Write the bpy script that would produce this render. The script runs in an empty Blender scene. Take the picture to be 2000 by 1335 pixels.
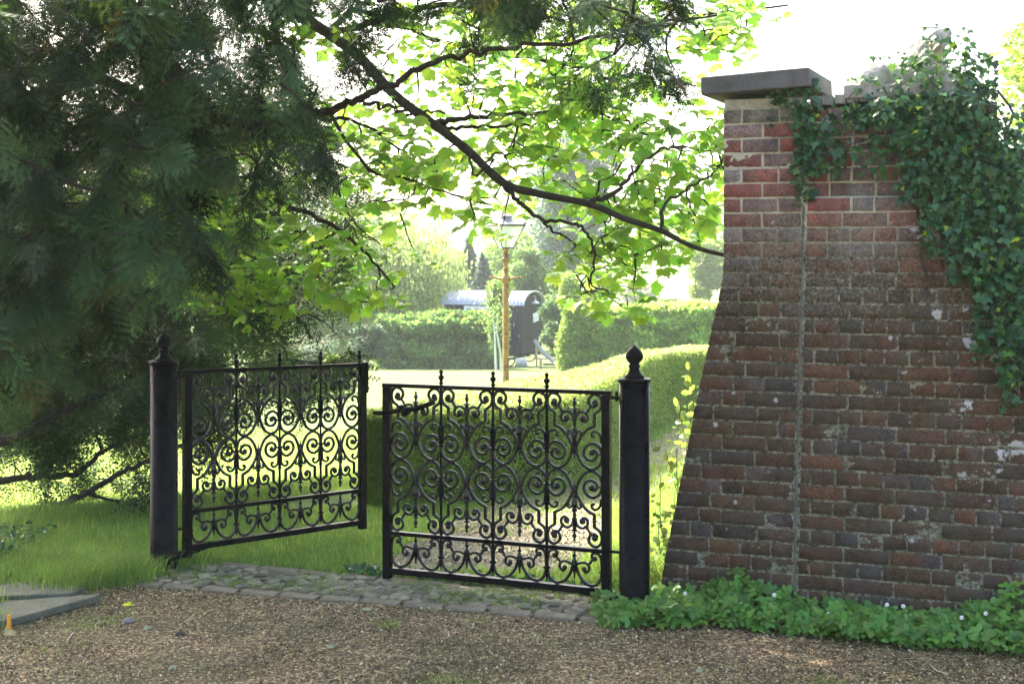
import bpy, bmesh, math, random
import numpy as np
from mathutils import Vector, Matrix

# ------------------------------------------------------------------ camera, light, exposure
SC = bpy.context.scene
COL = SC.collection
EYE = 1.76; HZ = 490.0; F = 2400.0          # photo pixels (2000 wide)
cam_d = bpy.data.cameras.new('camera'); cam = bpy.data.objects.new('camera', cam_d); COL.objects.link(cam)
cam.location = (0, 0, EYE); cam.rotation_euler = (math.radians(90), 0, 0)
cam_d.sensor_width = 36; cam_d.lens = 36*F/2000; cam_d.shift_y = -(667.5-HZ)/2000
cam_d.clip_start = 0.05; cam_d.clip_end = 3000
cam_d.dof.use_dof = True; cam_d.dof.focus_distance = 6.35; cam_d.dof.aperture_fstop = 8.0
SC.camera = cam
SUN_EL = 41.0; SUN_AZ = -36.0               # azimuth from +Y toward +X
w = bpy.data.worlds.new('World'); SC.world = w; w.use_nodes = True
nt = w.node_tree; nt.nodes.clear()
sky = nt.nodes.new('ShaderNodeTexSky'); sky.sky_type = 'NISHITA'; sky.sun_disc = False
sky.sun_elevation = math.radians(SUN_EL); sky.sun_rotation = math.radians(SUN_AZ)
sky.dust_density = 6.0; sky.air_density = 1.0; sky.ozone_density = 1.0
bg = nt.nodes.new('ShaderNodeBackground'); bg.inputs['Strength'].default_value = 0.15
wo = nt.nodes.new('ShaderNodeOutputWorld')
nt.links.new(sky.outputs[0], bg.inputs[0]); nt.links.new(bg.outputs[0], wo.inputs[0])
sd = bpy.data.lights.new('sun', 'SUN'); sun = bpy.data.objects.new('sun', sd); COL.objects.link(sun)
sd.energy = 4.2; sd.angle = math.radians(0.6); sd.color = (1.0, 0.93, 0.80)
el, az = math.radians(SUN_EL), math.radians(SUN_AZ)
SUNV = Vector((math.sin(az)*math.cos(el), math.cos(az)*math.cos(el), math.sin(el)))
sun.rotation_euler = SUNV.to_track_quat('Z', 'Y').to_euler()
SC.view_settings.view_transform = 'Standard'; SC.view_settings.look = 'None'
SC.view_settings.gamma = 1; SC.view_settings.exposure = 2.55; SC.view_settings.use_curve_mapping = False


cy = SC.cycles; cy.max_bounces = 10; cy.diffuse_bounces = 4; cy.transmission_bounces = 8; cy.transparent_max_bounces = 8
cy.volume_bounces = 1; cy.use_denoising = True; cy.denoising_prefilter = 'NONE'; cy.sample_clamp_indirect = 3

rng = np.random.RandomState(7)
random.seed(7)

# ------------------------------------------------------------------ helpers
def S(a, b, x):
    t = np.clip((np.asarray(x, float)-a)/(b-a), 0, 1); return t*t*(3-2*t)
def PX(px, py, y):
    """a point at depth y seen at photo pixel (px, py)"""
    return np.array([(px-1000)/F*y, y, EYE+(HZ-py)/F*y])
def tag(o, label=None, cat=None, group=None, kind=None):
    if label: o['label'] = label
    if cat: o['category'] = cat
    if group: o['group'] = group
    if kind: o['kind'] = kind
    return o
def empty(name, loc=(0, 0, 0), rz=0.0):
    o = bpy.data.objects.new(name, None); COL.objects.link(o); o.empty_display_size = 0.1
    o.location = loc; o.rotation_euler = (0, 0, rz); return o
def copy_tree(o, parent=None):
    c = o.copy(); COL.objects.link(c)
    if parent: c.parent = parent
    for ch in list(o.children): copy_tree(ch, c)
    return c

class MB:
    """collects geometry, links it as one mesh object"""
    def __init__(s): s.v = []; s.f = {3: [], 4: []}; s.c = []; s.n = 0; s.smooth = True; s.poly = []
    def add(s, v, f, c=None):
        v = np.asarray(v, float).reshape(-1, 3); f = np.asarray(f, int)
        s.v.append(v); k = f.shape[1]; s.f[k].append(f+s.n)
        if c is None: c = np.ones((len(v), 3))
        else:
            c = np.asarray(c, float)
            if c.ndim == 1: c = np.tile(c, (len(v), 1))
        s.c.append(c); s.n += len(v); return s
    def box(s, a, b, c=None, M=None):
        x0, y0, z0 = a; x1, y1, z1 = b
        v = np.array([(x0,y0,z0),(x1,y0,z0),(x1,y1,z0),(x0,y1,z0),(x0,y0,z1),(x1,y0,z1),(x1,y1,z1),(x0,y1,z1)], float)
        if M is not None: v = xf(v, M)
        return s.add(v, [(0,3,2,1),(4,5,6,7),(0,1,5,4),(1,2,6,5),(2,3,7,6),(3,0,4,7)], c)
    def bbox(s, a, b, bev=0.004, c=None, M=None):
        """chamfered box"""
        bm = bmesh.new(); bmesh.ops.create_cube(bm, size=1)
        a = np.array(a, float); b = np.array(b, float)
        for v in bm.verts: v.co = Vector(((a+b)/2 + np.array(v.co)*(b-a)))
        bmesh.ops.bevel(bm, geom=bm.edges[:], offset=bev, segments=1, affect='EDGES')
        bmesh.ops.triangulate(bm, faces=bm.faces[:])
        bm.verts.index_update()
        v = np.array([x.co[:] for x in bm.verts]); f = [[q.index for q in fc.verts] for fc in bm.faces]; bm.free()
        if M is not None: v = xf(v, M)
        return s.add(v, f, c)
    def tube(s, pts, rad, n=6, c=None, cap=True):
        pts = np.asarray(pts, float); m = len(pts)
        rad = np.full(m, float(rad)) if np.isscalar(rad) else np.asarray(rad, float)
        t = np.gradient(pts, axis=0); t /= np.linalg.norm(t, axis=1)[:, None]+1e-12
        up = np.array([0, 0, 1.0]) if abs(t[0][2]) < 0.9 else np.array([1.0, 0, 0])
        u = np.cross(t[0], up); u /= np.linalg.norm(u); rings = []
        for i in range(m):
            u = u - t[i]*np.dot(u, t[i]); u /= np.linalg.norm(u)+1e-12; w_ = np.cross(t[i], u)
            a = np.arange(n)*2*math.pi/n
            rings.append(pts[i]+rad[i]*(np.cos(a)[:, None]*u+np.sin(a)[:, None]*w_))
        v = np.concatenate(rings); i = np.arange(m-1)[:, None]*n; j = np.arange(n)[None]; j2 = (j+1) % n
        f = np.stack([i+j, i+j2, i+n+j2, i+n+j], -1).reshape(-1, 4)
        s.add(v, f, c)
        if cap:
            for k, ii in ((0, 0), (m-1, (m-1)*n)):
                vv = np.vstack([pts[k], v[ii:ii+n]])
                ff = [(0, 1+(q+1) % n, 1+q) if k == 0 else (0, 1+q, 1+(q+1) % n) for q in range(n)]
                s.add(vv, ff, c)
        return s
    def lathe(s, prof, n=20, o=(0, 0, 0), c=None, axis=None):
        """profile of (radius, z) about the z axis"""
        prof = np.asarray(prof, float); m = len(prof); a = np.arange(n)*2*math.pi/n
        v = np.stack([prof[:, 0][:, None]*np.cos(a), prof[:, 0][:, None]*np.sin(a), np.repeat(prof[:, 1][:, None], n, 1)], -1).reshape(-1, 3)+np.array(o)
        i = np.arange(m-1)[:, None]*n; j = np.arange(n)[None]; j2 = (j+1) % n
        f = np.stack([i+j, i+j2, i+n+j2, i+n+j], -1).reshape(-1, 4)
        return s.add(v, f, c)
    def ball(s, p, r, n=8, c=None, sc=(1, 1, 1)):
        a = np.linspace(-math.pi/2, math.pi/2, n//2+2); k = s.n
        prof = np.stack([np.cos(a)*r+1e-5, np.sin(a)*r], -1); s.lathe(prof, n, (0, 0, 0), c)
        s.v[-1] = s.v[-1]*np.array(sc)+np.array(p); return s
    def inst(s, pv, pf, pos, R, scl=None, col=None, pc=None):
        """n copies of a small prototype baked into the mesh: pos (n,3), R (n,3,3) columns = axes"""
        pv = np.asarray(pv, float); pf = np.asarray(pf, int); n = len(pos); k = len(pv)
        if n == 0: return s
        if scl is None: scl = np.ones(n)
        v = np.einsum('nij,kj->nki', R, pv)*np.asarray(scl)[:, None, None]+np.asarray(pos)[:, None]
        f = (pf[None]+(np.arange(n)*k)[:, None, None]).reshape(-1, pf.shape[1])
        c = np.ones((n, k, 3)) if col is None else np.repeat(np.asarray(col)[:, None], k, 1)
        if pc is not None: c = c*np.asarray(pc)[None, :, None]
        return s.add(v.reshape(-1, 3), f, c.reshape(-1, 3))
    def build(s, name, mat, parent=None, smooth=None):
        me = bpy.data.meshes.new(name); v = np.concatenate(s.v) if s.v else np.zeros((0, 3))
        me.vertices.add(len(v)); me.vertices.foreach_set('co', v.astype(np.float32).ravel())
        fs = [np.concatenate(s.f[k]) for k in (3, 4) if s.f[k]]
        idx = np.concatenate([f.ravel() for f in fs]); tot = np.concatenate([np.full(len(f), f.shape[1]) for f in fs])
        st = np.concatenate([[0], np.cumsum(tot)[:-1]])
        me.loops.add(len(idx)); me.loops.foreach_set('vertex_index', idx.astype(np.int32))
        me.polygons.add(len(tot)); me.polygons.foreach_set('loop_start', st.astype(np.int32))
        try: me.polygons.foreach_set('loop_total', tot.astype(np.int32))
        except Exception: pass
        sm = s.smooth if smooth is None else smooth
        me.polygons.foreach_set('use_smooth', np.full(len(tot), sm, bool))
        ca = me.color_attributes.new('Col', 'FLOAT_COLOR', 'POINT')
        cc = np.concatenate(s.c); cc = np.hstack([cc, np.ones((len(cc), 1))])
        ca.data.foreach_set('color', cc.astype(np.float32).ravel())
        me.update(calc_edges=True); me.validate()
        me.materials.append(mat)
        o = bpy.data.objects.new(name, me); COL.objects.link(o)
        if parent is not None: o.parent = parent
        return o
def xf(v, M):
    M = np.array(M); return v @ M[:3, :3].T + M[:3, 3]
def smooth_pts(p, k=6):
    """Catmull-Rom through the points"""
    p = np.asarray(p, float); q = np.vstack([2*p[0]-p[1], p, 2*p[-1]-p[-2]]); out = []
    for i in range(1, len(q)-2):
        for t in np.linspace(0, 1, k, endpoint=False):
            out.append(0.5*((2*q[i])+(-q[i-1]+q[i+1])*t+(2*q[i-1]-5*q[i]+4*q[i+1]-q[i+2])*t*t+(-q[i-1]+3*q[i]-3*q[i+1]+q[i+2])*t**3))
    out.append(p[-1]); return np.array(out)
def axes(z, spin=None, r=rng):
    """rotation matrices whose local z is the given direction (n,3), with random or given spin"""
    z = np.asarray(z, float); z = z/(np.linalg.norm(z, axis=1)[:, None]+1e-9); n = len(z)
    a = r.normal(size=(n, 3)) if spin is None else np.asarray(spin, float)
    x = a - z*np.sum(a*z, 1)[:, None]; x /= np.linalg.norm(x, axis=1)[:, None]+1e-9
    y = np.cross(z, x); return np.stack([x, y, z], -1)
_NV = {}
def vnoise(x, y, seed=0, z=None):
    """value noise 0..1, numpy"""
    if seed not in _NV: _NV[seed] = np.random.RandomState(1000+seed).rand(64, 64)
    g = _NV[seed]; x = np.asarray(x, float); y = np.asarray(y, float)
    xi = np.floor(x).astype(int); yi = np.floor(y).astype(int); fx = x-xi; fy = y-yi; fx = fx*fx*(3-2*fx); fy = fy*fy*(3-2*fy)
    A = g[xi % 64, yi % 64]; B = g[(xi+1) % 64, yi % 64]; C = g[xi % 64, (yi+1) % 64]; D = g[(xi+1) % 64, (yi+1) % 64]
    return (A*(1-fx)+B*fx)*(1-fy)+(C*(1-fx)+D*fx)*fy
def fbm(x, y, seed=0, o=4):
    r = 0; a = .5
    for k in range(o): r = r+a*vnoise(np.asarray(x)*2**k, np.asarray(y)*2**k, seed+k); a *= .5
    return r/(1-.5**o)

# ------------------------------------------------------------------ materials
def mat(name):
    m = bpy.data.materials.new(name); m.use_nodes = True; t = m.node_tree; t.nodes.clear()
    out = t.nodes.new('ShaderNodeOutputMaterial'); return m, t, out
def N(t, ty, **kw):
    n = t.nodes.new(ty)
    for k, v in kw.items():
        if hasattr(n, k): setattr(n, k, v)
        else: n.inputs[k].default_value = v
    return n
def noise(t, scale, detail=4, rough=.6, vec=None):
    n = N(t, 'ShaderNodeTexNoise'); n.inputs['Scale'].default_value = scale; n.inputs['Detail'].default_value = detail; n.inputs['Roughness'].default_value = rough
    if vec is None:
        tc = N(t, 'ShaderNodeTexCoord'); vec = tc.outputs['Object']
    t.links.new(vec, n.inputs['Vector']); return n
def ramp(t, fac, stops, interp='LINEAR'):
    r = N(t, 'ShaderNodeValToRGB'); r.color_ramp.interpolation = interp
    while len(r.color_ramp.elements) < len(stops): r.color_ramp.elements.new(0.5)
    for e, (p, c) in zip(r.color_ramp.elements, stops):
        e.position = p; e.color = (*c, 1) if not np.isscalar(c) else (c, c, c, 1)
    t.links.new(fac, r.inputs[0]); return r
def mix(t, fac, a, b, ty='MIX'):
    m = N(t, 'ShaderNodeMix'); m.data_type = 'RGBA'; m.blend_type = ty
    def put(i, x):
        if hasattr(x, 'is_linked') or hasattr(x, 'links'): t.links.new(x, m.inputs[i])
        elif np.isscalar(x) and i == 0: m.inputs[0].default_value = x
        else: m.inputs[i].default_value = (*x, 1)
    put(0, fac); put(6, a); put(7, b); return m.outputs[2]
def bump(t, h, strength=.5, dist=.01, nrm=None):
    b = N(t, 'ShaderNodeBump'); b.inputs['Strength'].default_value = strength; b.inputs['Distance'].default_value = dist
    t.links.new(h, b.inputs['Height'])
    if nrm is not None: t.links.new(nrm, b.inputs['Normal'])
    return b.outputs[0]
def leaf_mat(name, base, trans, tf=.5, rough=.5, spec=.35, var=.5):
    m, t, out = mat(name)
    at = N(t, 'ShaderNodeAttribute'); at.attribute_name = 'Col'
    c1 = mix(t, 1.0, base, at.outputs['Color'], 'MULTIPLY'); c2 = mix(t, 1.0, trans, at.outputs['Color'], 'MULTIPLY')
    p = N(t, 'ShaderNodeBsdfPrincipled'); t.links.new(c1, p.inputs['Base Color']); p.inputs['Roughness'].default_value = rough
    p.inputs['Specular IOR Level'].default_value = spec
    tr = N(t, 'ShaderNodeBsdfTranslucent'); t.links.new(c2, tr.inputs['Color'])
    ms = N(t, 'ShaderNodeMixShader'); ms.inputs[0].default_value = tf
    t.links.new(p.outputs[0], ms.inputs[1]); t.links.new(tr.outputs[0], ms.inputs[2]); t.links.new(ms.outputs[0], out.inputs[0]); return m
def simple(name, base, rough=.6, spec=.5, metal=0, var=None, vs=12, bs=0, bscale=40, attr=False, coat=0):
    m, t, out = mat(name); p = N(t, 'ShaderNodeBsdfPrincipled')
    p.inputs['Roughness'].default_value = rough; p.inputs['Metallic'].default_value = metal; p.inputs['Specular IOR Level'].default_value = spec
    if coat: p.inputs['Coat Weight'].default_value = coat; p.inputs['Coat Roughness'].default_value = .15
    src = None
    if var is not None:
        n = noise(t, vs); r = ramp(t, n.outputs[0], [(.3, base), (.7, var)]); src = r.outputs[0]
    if attr:
        at = N(t, 'ShaderNodeAttribute'); at.attribute_name = 'Col'
        src = mix(t, 1.0, src if src is not None else base, at.outputs['Color'], 'MULTIPLY')
    if src is not None: t.links.new(src, p.inputs['Base Color'])
    else: p.inputs['Base Color'].default_value = (*base, 1)
    if bs:
        n2 = noise(t, bscale, 5, .7); t.links.new(bump(t, n2.outputs[0], bs, .01), p.inputs['Normal'])
    t.links.new(p.outputs[0], out.inputs[0]); return m

M_SYC = leaf_mat('sycamore_leaf', (.11, .225, .04), (.44, .72, .09), .58, .42, .35)
M_YEW = leaf_mat('yew_needles', (.036, .078, .034), (.10, .19, .03), .28, .6, .12)
M_IVY = leaf_mat('ivy_leaf', (.036, .105, .036), (.10, .22, .03), .22, .38, .35)
M_BOX = leaf_mat('box_leaf', (.20, .28, .07), (.42, .56, .13), .5, .45, .3)
M_HORN = leaf_mat('hornbeam_leaf', (.13, .22, .07), (.28, .42, .10), .45, .5, .3)
M_DARKLEAF = leaf_mat('dark_leaf', (.05, .10, .05), (.10, .18, .06), .35, .5, .3)
M_WILLOW = leaf_mat('willow_leaf', (.26, .34, .13), (.42, .52, .17), .5, .5, .3)
M_CEDAR = leaf_mat('cedar_needles', (.06, .11, .085), (.09, .14, .08), .3, .6, .2)
M_GRASS = leaf_mat('grass_blade', (.13, .25, .06), (.28, .44, .09), .5, .45, .3)
M_STRAW = leaf_mat('strawberry_leaf', (.11, .25, .05), (.24, .45, .05), .35, .45, .35)
M_BARK = simple('bark', (.05, .045, .035), .9, .2, var=(.13, .12, .095), vs=18, bs=.8, bscale=50)
M_BARKD = simple('dark_bark', (.025, .02, .017), .9, .2, var=(.06, .05, .04), vs=22, bs=.8, bscale=60)
M_IRON = None
def iron(nm='black_painted_iron', sp=.07, r0=.2):
    m, t, out = mat(nm); p = N(t, 'ShaderNodeBsdfPrincipled')
    n = noise(t, 9, 6, .7); n3 = noise(t, 60, 5, .75)
    r = ramp(t, n.outputs[0], [(.42, (.003, .0033, .0045)), (.72, (.011, .0105, .011))])
    rust = ramp(t, n3.outputs[0], [(.63, 0.0), (.72, 1.0)])
    c = mix(t, rust.outputs[0], r.outputs[0], (.02, .013, .009)); n9 = noise(t, 38, 6, .85); ch = ramp(t, n9.outputs[0], [(.655, 0.0), (.68, .9)]); c = mix(t, ch.outputs[0], c, (.055, .056, .062)); t.links.new(c, p.inputs['Base Color'])
    rr = ramp(t, n.outputs[0], [(.3, r0), (.75, r0+.25)]); t.links.new(rr.outputs[0], p.inputs['Roughness'])
    p.inputs['Specular IOR Level'].default_value = sp
    t.links.new(bump(t, n3.outputs[0], .25, .004), p.inputs['Normal']); t.links.new(p.outputs[0], out.inputs[0]); return m
M_IRON = iron(); M_SCROLL = iron('black_glossy_ironwork', .4, .16)

# ------------------------------------------------------------------ terrain
CR0 = np.array([-3.4, 7.45]); CR1 = np.array([-1.25, 10.3])      # crest of the grassy bank
CRD = (CR1-CR0)/np.linalg.norm(CR1-CR0); CRN = np.array([-CRD[1], CRD[0]])
def crest(x, y): return (x-CR0[0])*CRN[0]+(y-CR0[1])*CRN[1]     # > 0 beyond the crest
def ground(x, y):
    x = np.asarray(x, float); y = np.asarray(y, float)
    g = np.where(y < 7, 0, np.where(y < 16, -.05*(y-7), -.45-.0716*(np.minimum(y, 52)-16)))
    g = g + 1.6*S(70, 200, y)+6.5*S(190, 430, y)
    d = crest(x, y)
    g = g - .30*S(.1, 1.6, d)*(1-S(14, 40, y))*(1-S(-1.0, 2.5, x))
    g = g + .07*S(-1.9, -3.6, x)*S(5.8, 7.0, y)*(1-S(8, 10, y))
    g = g + .05*(fbm(x*.5+9, y*.5+3, 3)-.5)*S(6.5, 9, y)+.02*(fbm(x*1.7, y*1.7, 5)-.5)
    return g
G = lambda x, y: float(ground(x, y))
# lines of the cobbled threshold
FE = [np.array([-2.05, 6.52]), np.array([-.75, 6.17]), np.array([.53, 5.83])]     # front edging
RE = [np.array([-1.72, 6.90]), np.array([-.80, 6.62]), np.array([.42, 6.22])]     # rear edging
def along(L, t):
    s = [np.linalg.norm(L[1]-L[0]), np.linalg.norm(L[2]-L[1])]; d = t*sum(s)
    return L[0]+(L[1]-L[0])*d/s[0] if d < s[0] else L[1]+(L[2]-L[1])*min(1, (d-s[0])/s[1])
def fe_y(x): return np.interp(x, [-8, -2.45, -2.05, -.75, .53, .72, 3.0, 8], [5.2, 6.05, 6.52, 6.17, 5.83, 5.95, 5.25, 4.0])
def re_y(x): return np.interp(x, [-1.72, -.80, .42, .6], [6.90, 6.62, 6.22, 6.15])
HB = np.array([(-1.12, 9.1), (-.86, 8.85), (-.45, 9.15), (.18, 9.65), (.55, 10.35), (1.05, 12.2), (1.72, 15), (2.5, 17.2), (4.2, 21)], float)   # hedge front base line
def path_c(y): return np.interp(y, [6.2, 7.5, 8.8, 10, 12, 15, 20], [-.25, -.1, .25, .78, 1.45, 2.35, 3.9])
def is_path(x, y):
    n = .3*(fbm(x*2.2, y*2.2, 11)-.5)
    return (np.abs(x-path_c(y))+n < np.interp(y, [6, 7.4, 8.6, 11, 20], [.35, .60, .48, .30, .35])) & (y > 6.75+.25*(fbm(x*3, y*3, 21)-.5)) & (y < 21)
def is_drive(x, y):
    return y < fe_y(x)+.10*(fbm(x*5, y*5, 14)-.5)*((x < -2.05) | (x > .55))
def glines():
    xs = np.unique(np.round(np.concatenate([-np.geomspace(6, 420, 34), np.arange(-6, -3.4, .1), np.arange(-3.4, 3.4, .035), np.arange(3.4, 6, .12), np.geomspace(6, 420, 34)]), 4))
    ys = np.unique(np.round(np.concatenate([[-12, -8, -4, -1, 1], np.arange(2, 3.2, .1), np.arange(3.2, 9.5, .035), np.arange(9.5, 16, .1), np.arange(16, 30, .4), np.geomspace(30, 700, 50)]), 4))
    return xs, ys
def build_ground():
    xs, ys = glines(); X, Y = np.meshgrid(xs, ys); Z = ground(X, Y)
    near = (Y < 16) & (np.abs(X) < 6)
    Z = Z+near*(.010*(fbm(X*9, Y*9, 31)-.5)+.012*(fbm(X*3, Y*3, 32)-.5))
    V = np.stack([X, Y, Z], -1).reshape(-1, 3); nx = len(xs); ny = len(ys)
    i, j = np.meshgrid(np.arange(nx-1), np.arange(ny-1)); a = (j*nx+i).ravel()
    Fq = np.stack([a, a+1, a+1+nx, a+nx], -1); cx = V[Fq].mean(1)
    dr = is_drive(cx[:, 0], cx[:, 1]); pa = is_path(cx[:, 0], cx[:, 1]) & ~dr
    for nm, msk, mt in (('gravel_drive', dr, M_GRAVEL), ('path', pa, M_PATH), ('lawn', ~dr & ~pa, M_LAWN)):
        f = Fq[msk]; u, inv = np.unique(f, return_inverse=True)
        b = MB(); b.add(V[u], inv.reshape(-1, 4)); o = b.build(nm, mt); tag(o, kind='structure')

def gravel_mat(name, cols, scale=95):
    m, t, out = mat(name); p = N(t, 'ShaderNodeBsdfPrincipled'); tc = N(t, 'ShaderNodeTexCoord')
    vo = N(t, 'ShaderNodeTexVoronoi'); vo.inputs['Scale'].default_value = scale; t.links.new(tc.outputs['Object'], vo.inputs['Vector'])
    hs = N(t, 'ShaderNodeSeparateColor'); t.links.new(vo.outputs['Color'], hs.inputs[0])
    r = ramp(t, hs.outputs[0], cols, 'LINEAR')
    big = noise(t, 1.6, 5, .65); rb = ramp(t, big.outputs[0], [(.38, (.55, .62, .42)), (.62, (1.1, 1.0, .95))])
    c = mix(t, 1.0, r.outputs[0], rb.outputs[0], 'MULTIPLY')
    fine = noise(t, 11, 6, .75); mm = ramp(t, fine.outputs[0], [(.55, 0.0), (.68, .75)])
    c = mix(t, mm.outputs[0], c, (.045, .055, .022))
    p.inputs['Roughness'].default_value = .9; t.links.new(c, p.inputs['Base Color'])
    v2 = N(t, 'ShaderNodeMath'); v2.operation = 'SUBTRACT'; v2.inputs[0].default_value = 1; t.links.new(vo.outputs['Distance'], v2.inputs[1])
    b1 = bump(t, v2.outputs[0], .9, .008); n2 = noise(t, 30, 4, .7)
    t.links.new(bump(t, n2.outputs[0], .6, .02, b1), p.inputs['Normal'])
    t.links.new(p.outputs[0], out.inputs[0]); return m
M_GRAVEL = gravel_mat('gravel', [(0, (.022, .015, .008)), (.30, (.10, .070, .036)), (.72, (.225, .162, .085)), (1, (.54, .44, .27))])
M_PATH = gravel_mat('path_gravel', [(0, (.09, .075, .055)), (.4, (.2, .17, .12)), (1, (.42, .37, .28))], 80)
def lawn_mat():
    m, t, out = mat('lawn_turf'); p = N(t, 'ShaderNodeBsdfPrincipled')
    n = noise(t, 5, 6, .7); n2 = noise(t, .35, 4, .6)
    r = ramp(t, n.outputs[0], [(.3, (.07, .11, .035)), (.7, (.17, .23, .075))])
    r2 = ramp(t, n2.outputs[0], [(.35, (.8, .85, .8)), (.65, (1.25, 1.15, 1.0))])
    t.links.new(mix(t, 1.0, r.outputs[0], r2.outputs[0], 'MULTIPLY'), p.inputs['Base Color']); p.inputs['Roughness'].default_value = .95
    p.inputs['Specular IOR Level'].default_value = .15
    n3 = noise(t, 120, 3, .7); t.links.new(bump(t, n3.outputs[0], .6, .02), p.inputs['Normal'])
    t.links.new(p.outputs[0], out.inputs[0]); return m
M_LAWN = lawn_mat()
build_ground()

# loose gravel: real stone chips
def chips():
    b = MB(); n = 85000
    y = 3.35+(6.6-3.35)*rng.rand(n)**1.15; x = (rng.rand(n)*2-1)*y*.44
    ok = is_drive(x, y-.01); x, y = x[ok], y[ok]; n = len(x)
    tv = np.array([(1, 0, -.35), (-.5, .87, -.35), (-.5, -.87, -.35), (.05, .1, .75)]); tf = np.array([(0, 1, 3), (1, 2, 3), (2, 0, 3), (0, 2, 1)])
    d = rng.normal(size=(n, 3)); R = axes(d)
    s = .0025+.0062*rng.rand(n)**2.4
    pal = np.array([(.17, .12, .058), (.26, .19, .095), (.40, .32, .175), (.085, .055, .032), (.56, .50, .35), (.20, .11, .05), (.05, .038, .025)])
    col = pal[rng.choice(7, n, p=[.25, .25, .18, .14, .06, .07, .05])]*(0.8+.4*rng.rand(n, 1))
    b.inst(tv, tf, np.stack([x, y, ground(x, y)+s*.35], -1), R, s, col)
    n = 11000; y = 6.9+rng.rand(n)*4.5; x = path_c(y)+(rng.rand(n)*2-1)*.7; ok = is_path(x, y); x, y = x[ok], y[ok]; n = len(x)
    s = .004+.007*rng.rand(n)**2
    b.inst(tv, tf, np.stack([x, y, ground(x, y)+s*.35], -1), axes(rng.normal(size=(n, 3))), s, np.array([(.28, .24, .17)])*(0.5+.9*rng.rand(n, 1)))
    o = b.build('gravel', simple('gravel_chip', (1, 1, 1), .85, .3, attr=True), smooth=False)
    tag(o, 'loose tan and brown gravel chips scattered over the drive', 'gravel', kind='stuff')
chips()

# ------------------------------------------------------------------ brick wall
TH = math.radians(18); WB = np.array([.725, 6.15]); WU = np.array([math.cos(TH), -math.sin(TH)]); WN = np.array([-math.sin(TH), -math.cos(TH)])
def Wp(t, h, d=0):
    t = np.asarray(t, float); h = np.asarray(h, float); d = np.asarray(d, float)*np.ones_like(t)
    return np.stack([WB[0]+WU[0]*t+WN[0]*d, WB[1]+WU[1]*t+WN[1]*d, h+0*t], -1)
def px_t(px):
    q = (np.asarray(px, float)-1000)/F; return (WB[1]*q-WB[0])/(WU[0]-WU[1]*q)
def t_y(t): return WB[1]+WU[1]*np.asarray(t)
def px_th(px, py):
    t = px_t(px); return t, EYE+(HZ-np.asarray(py, float))/F*t_y(t)
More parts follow.
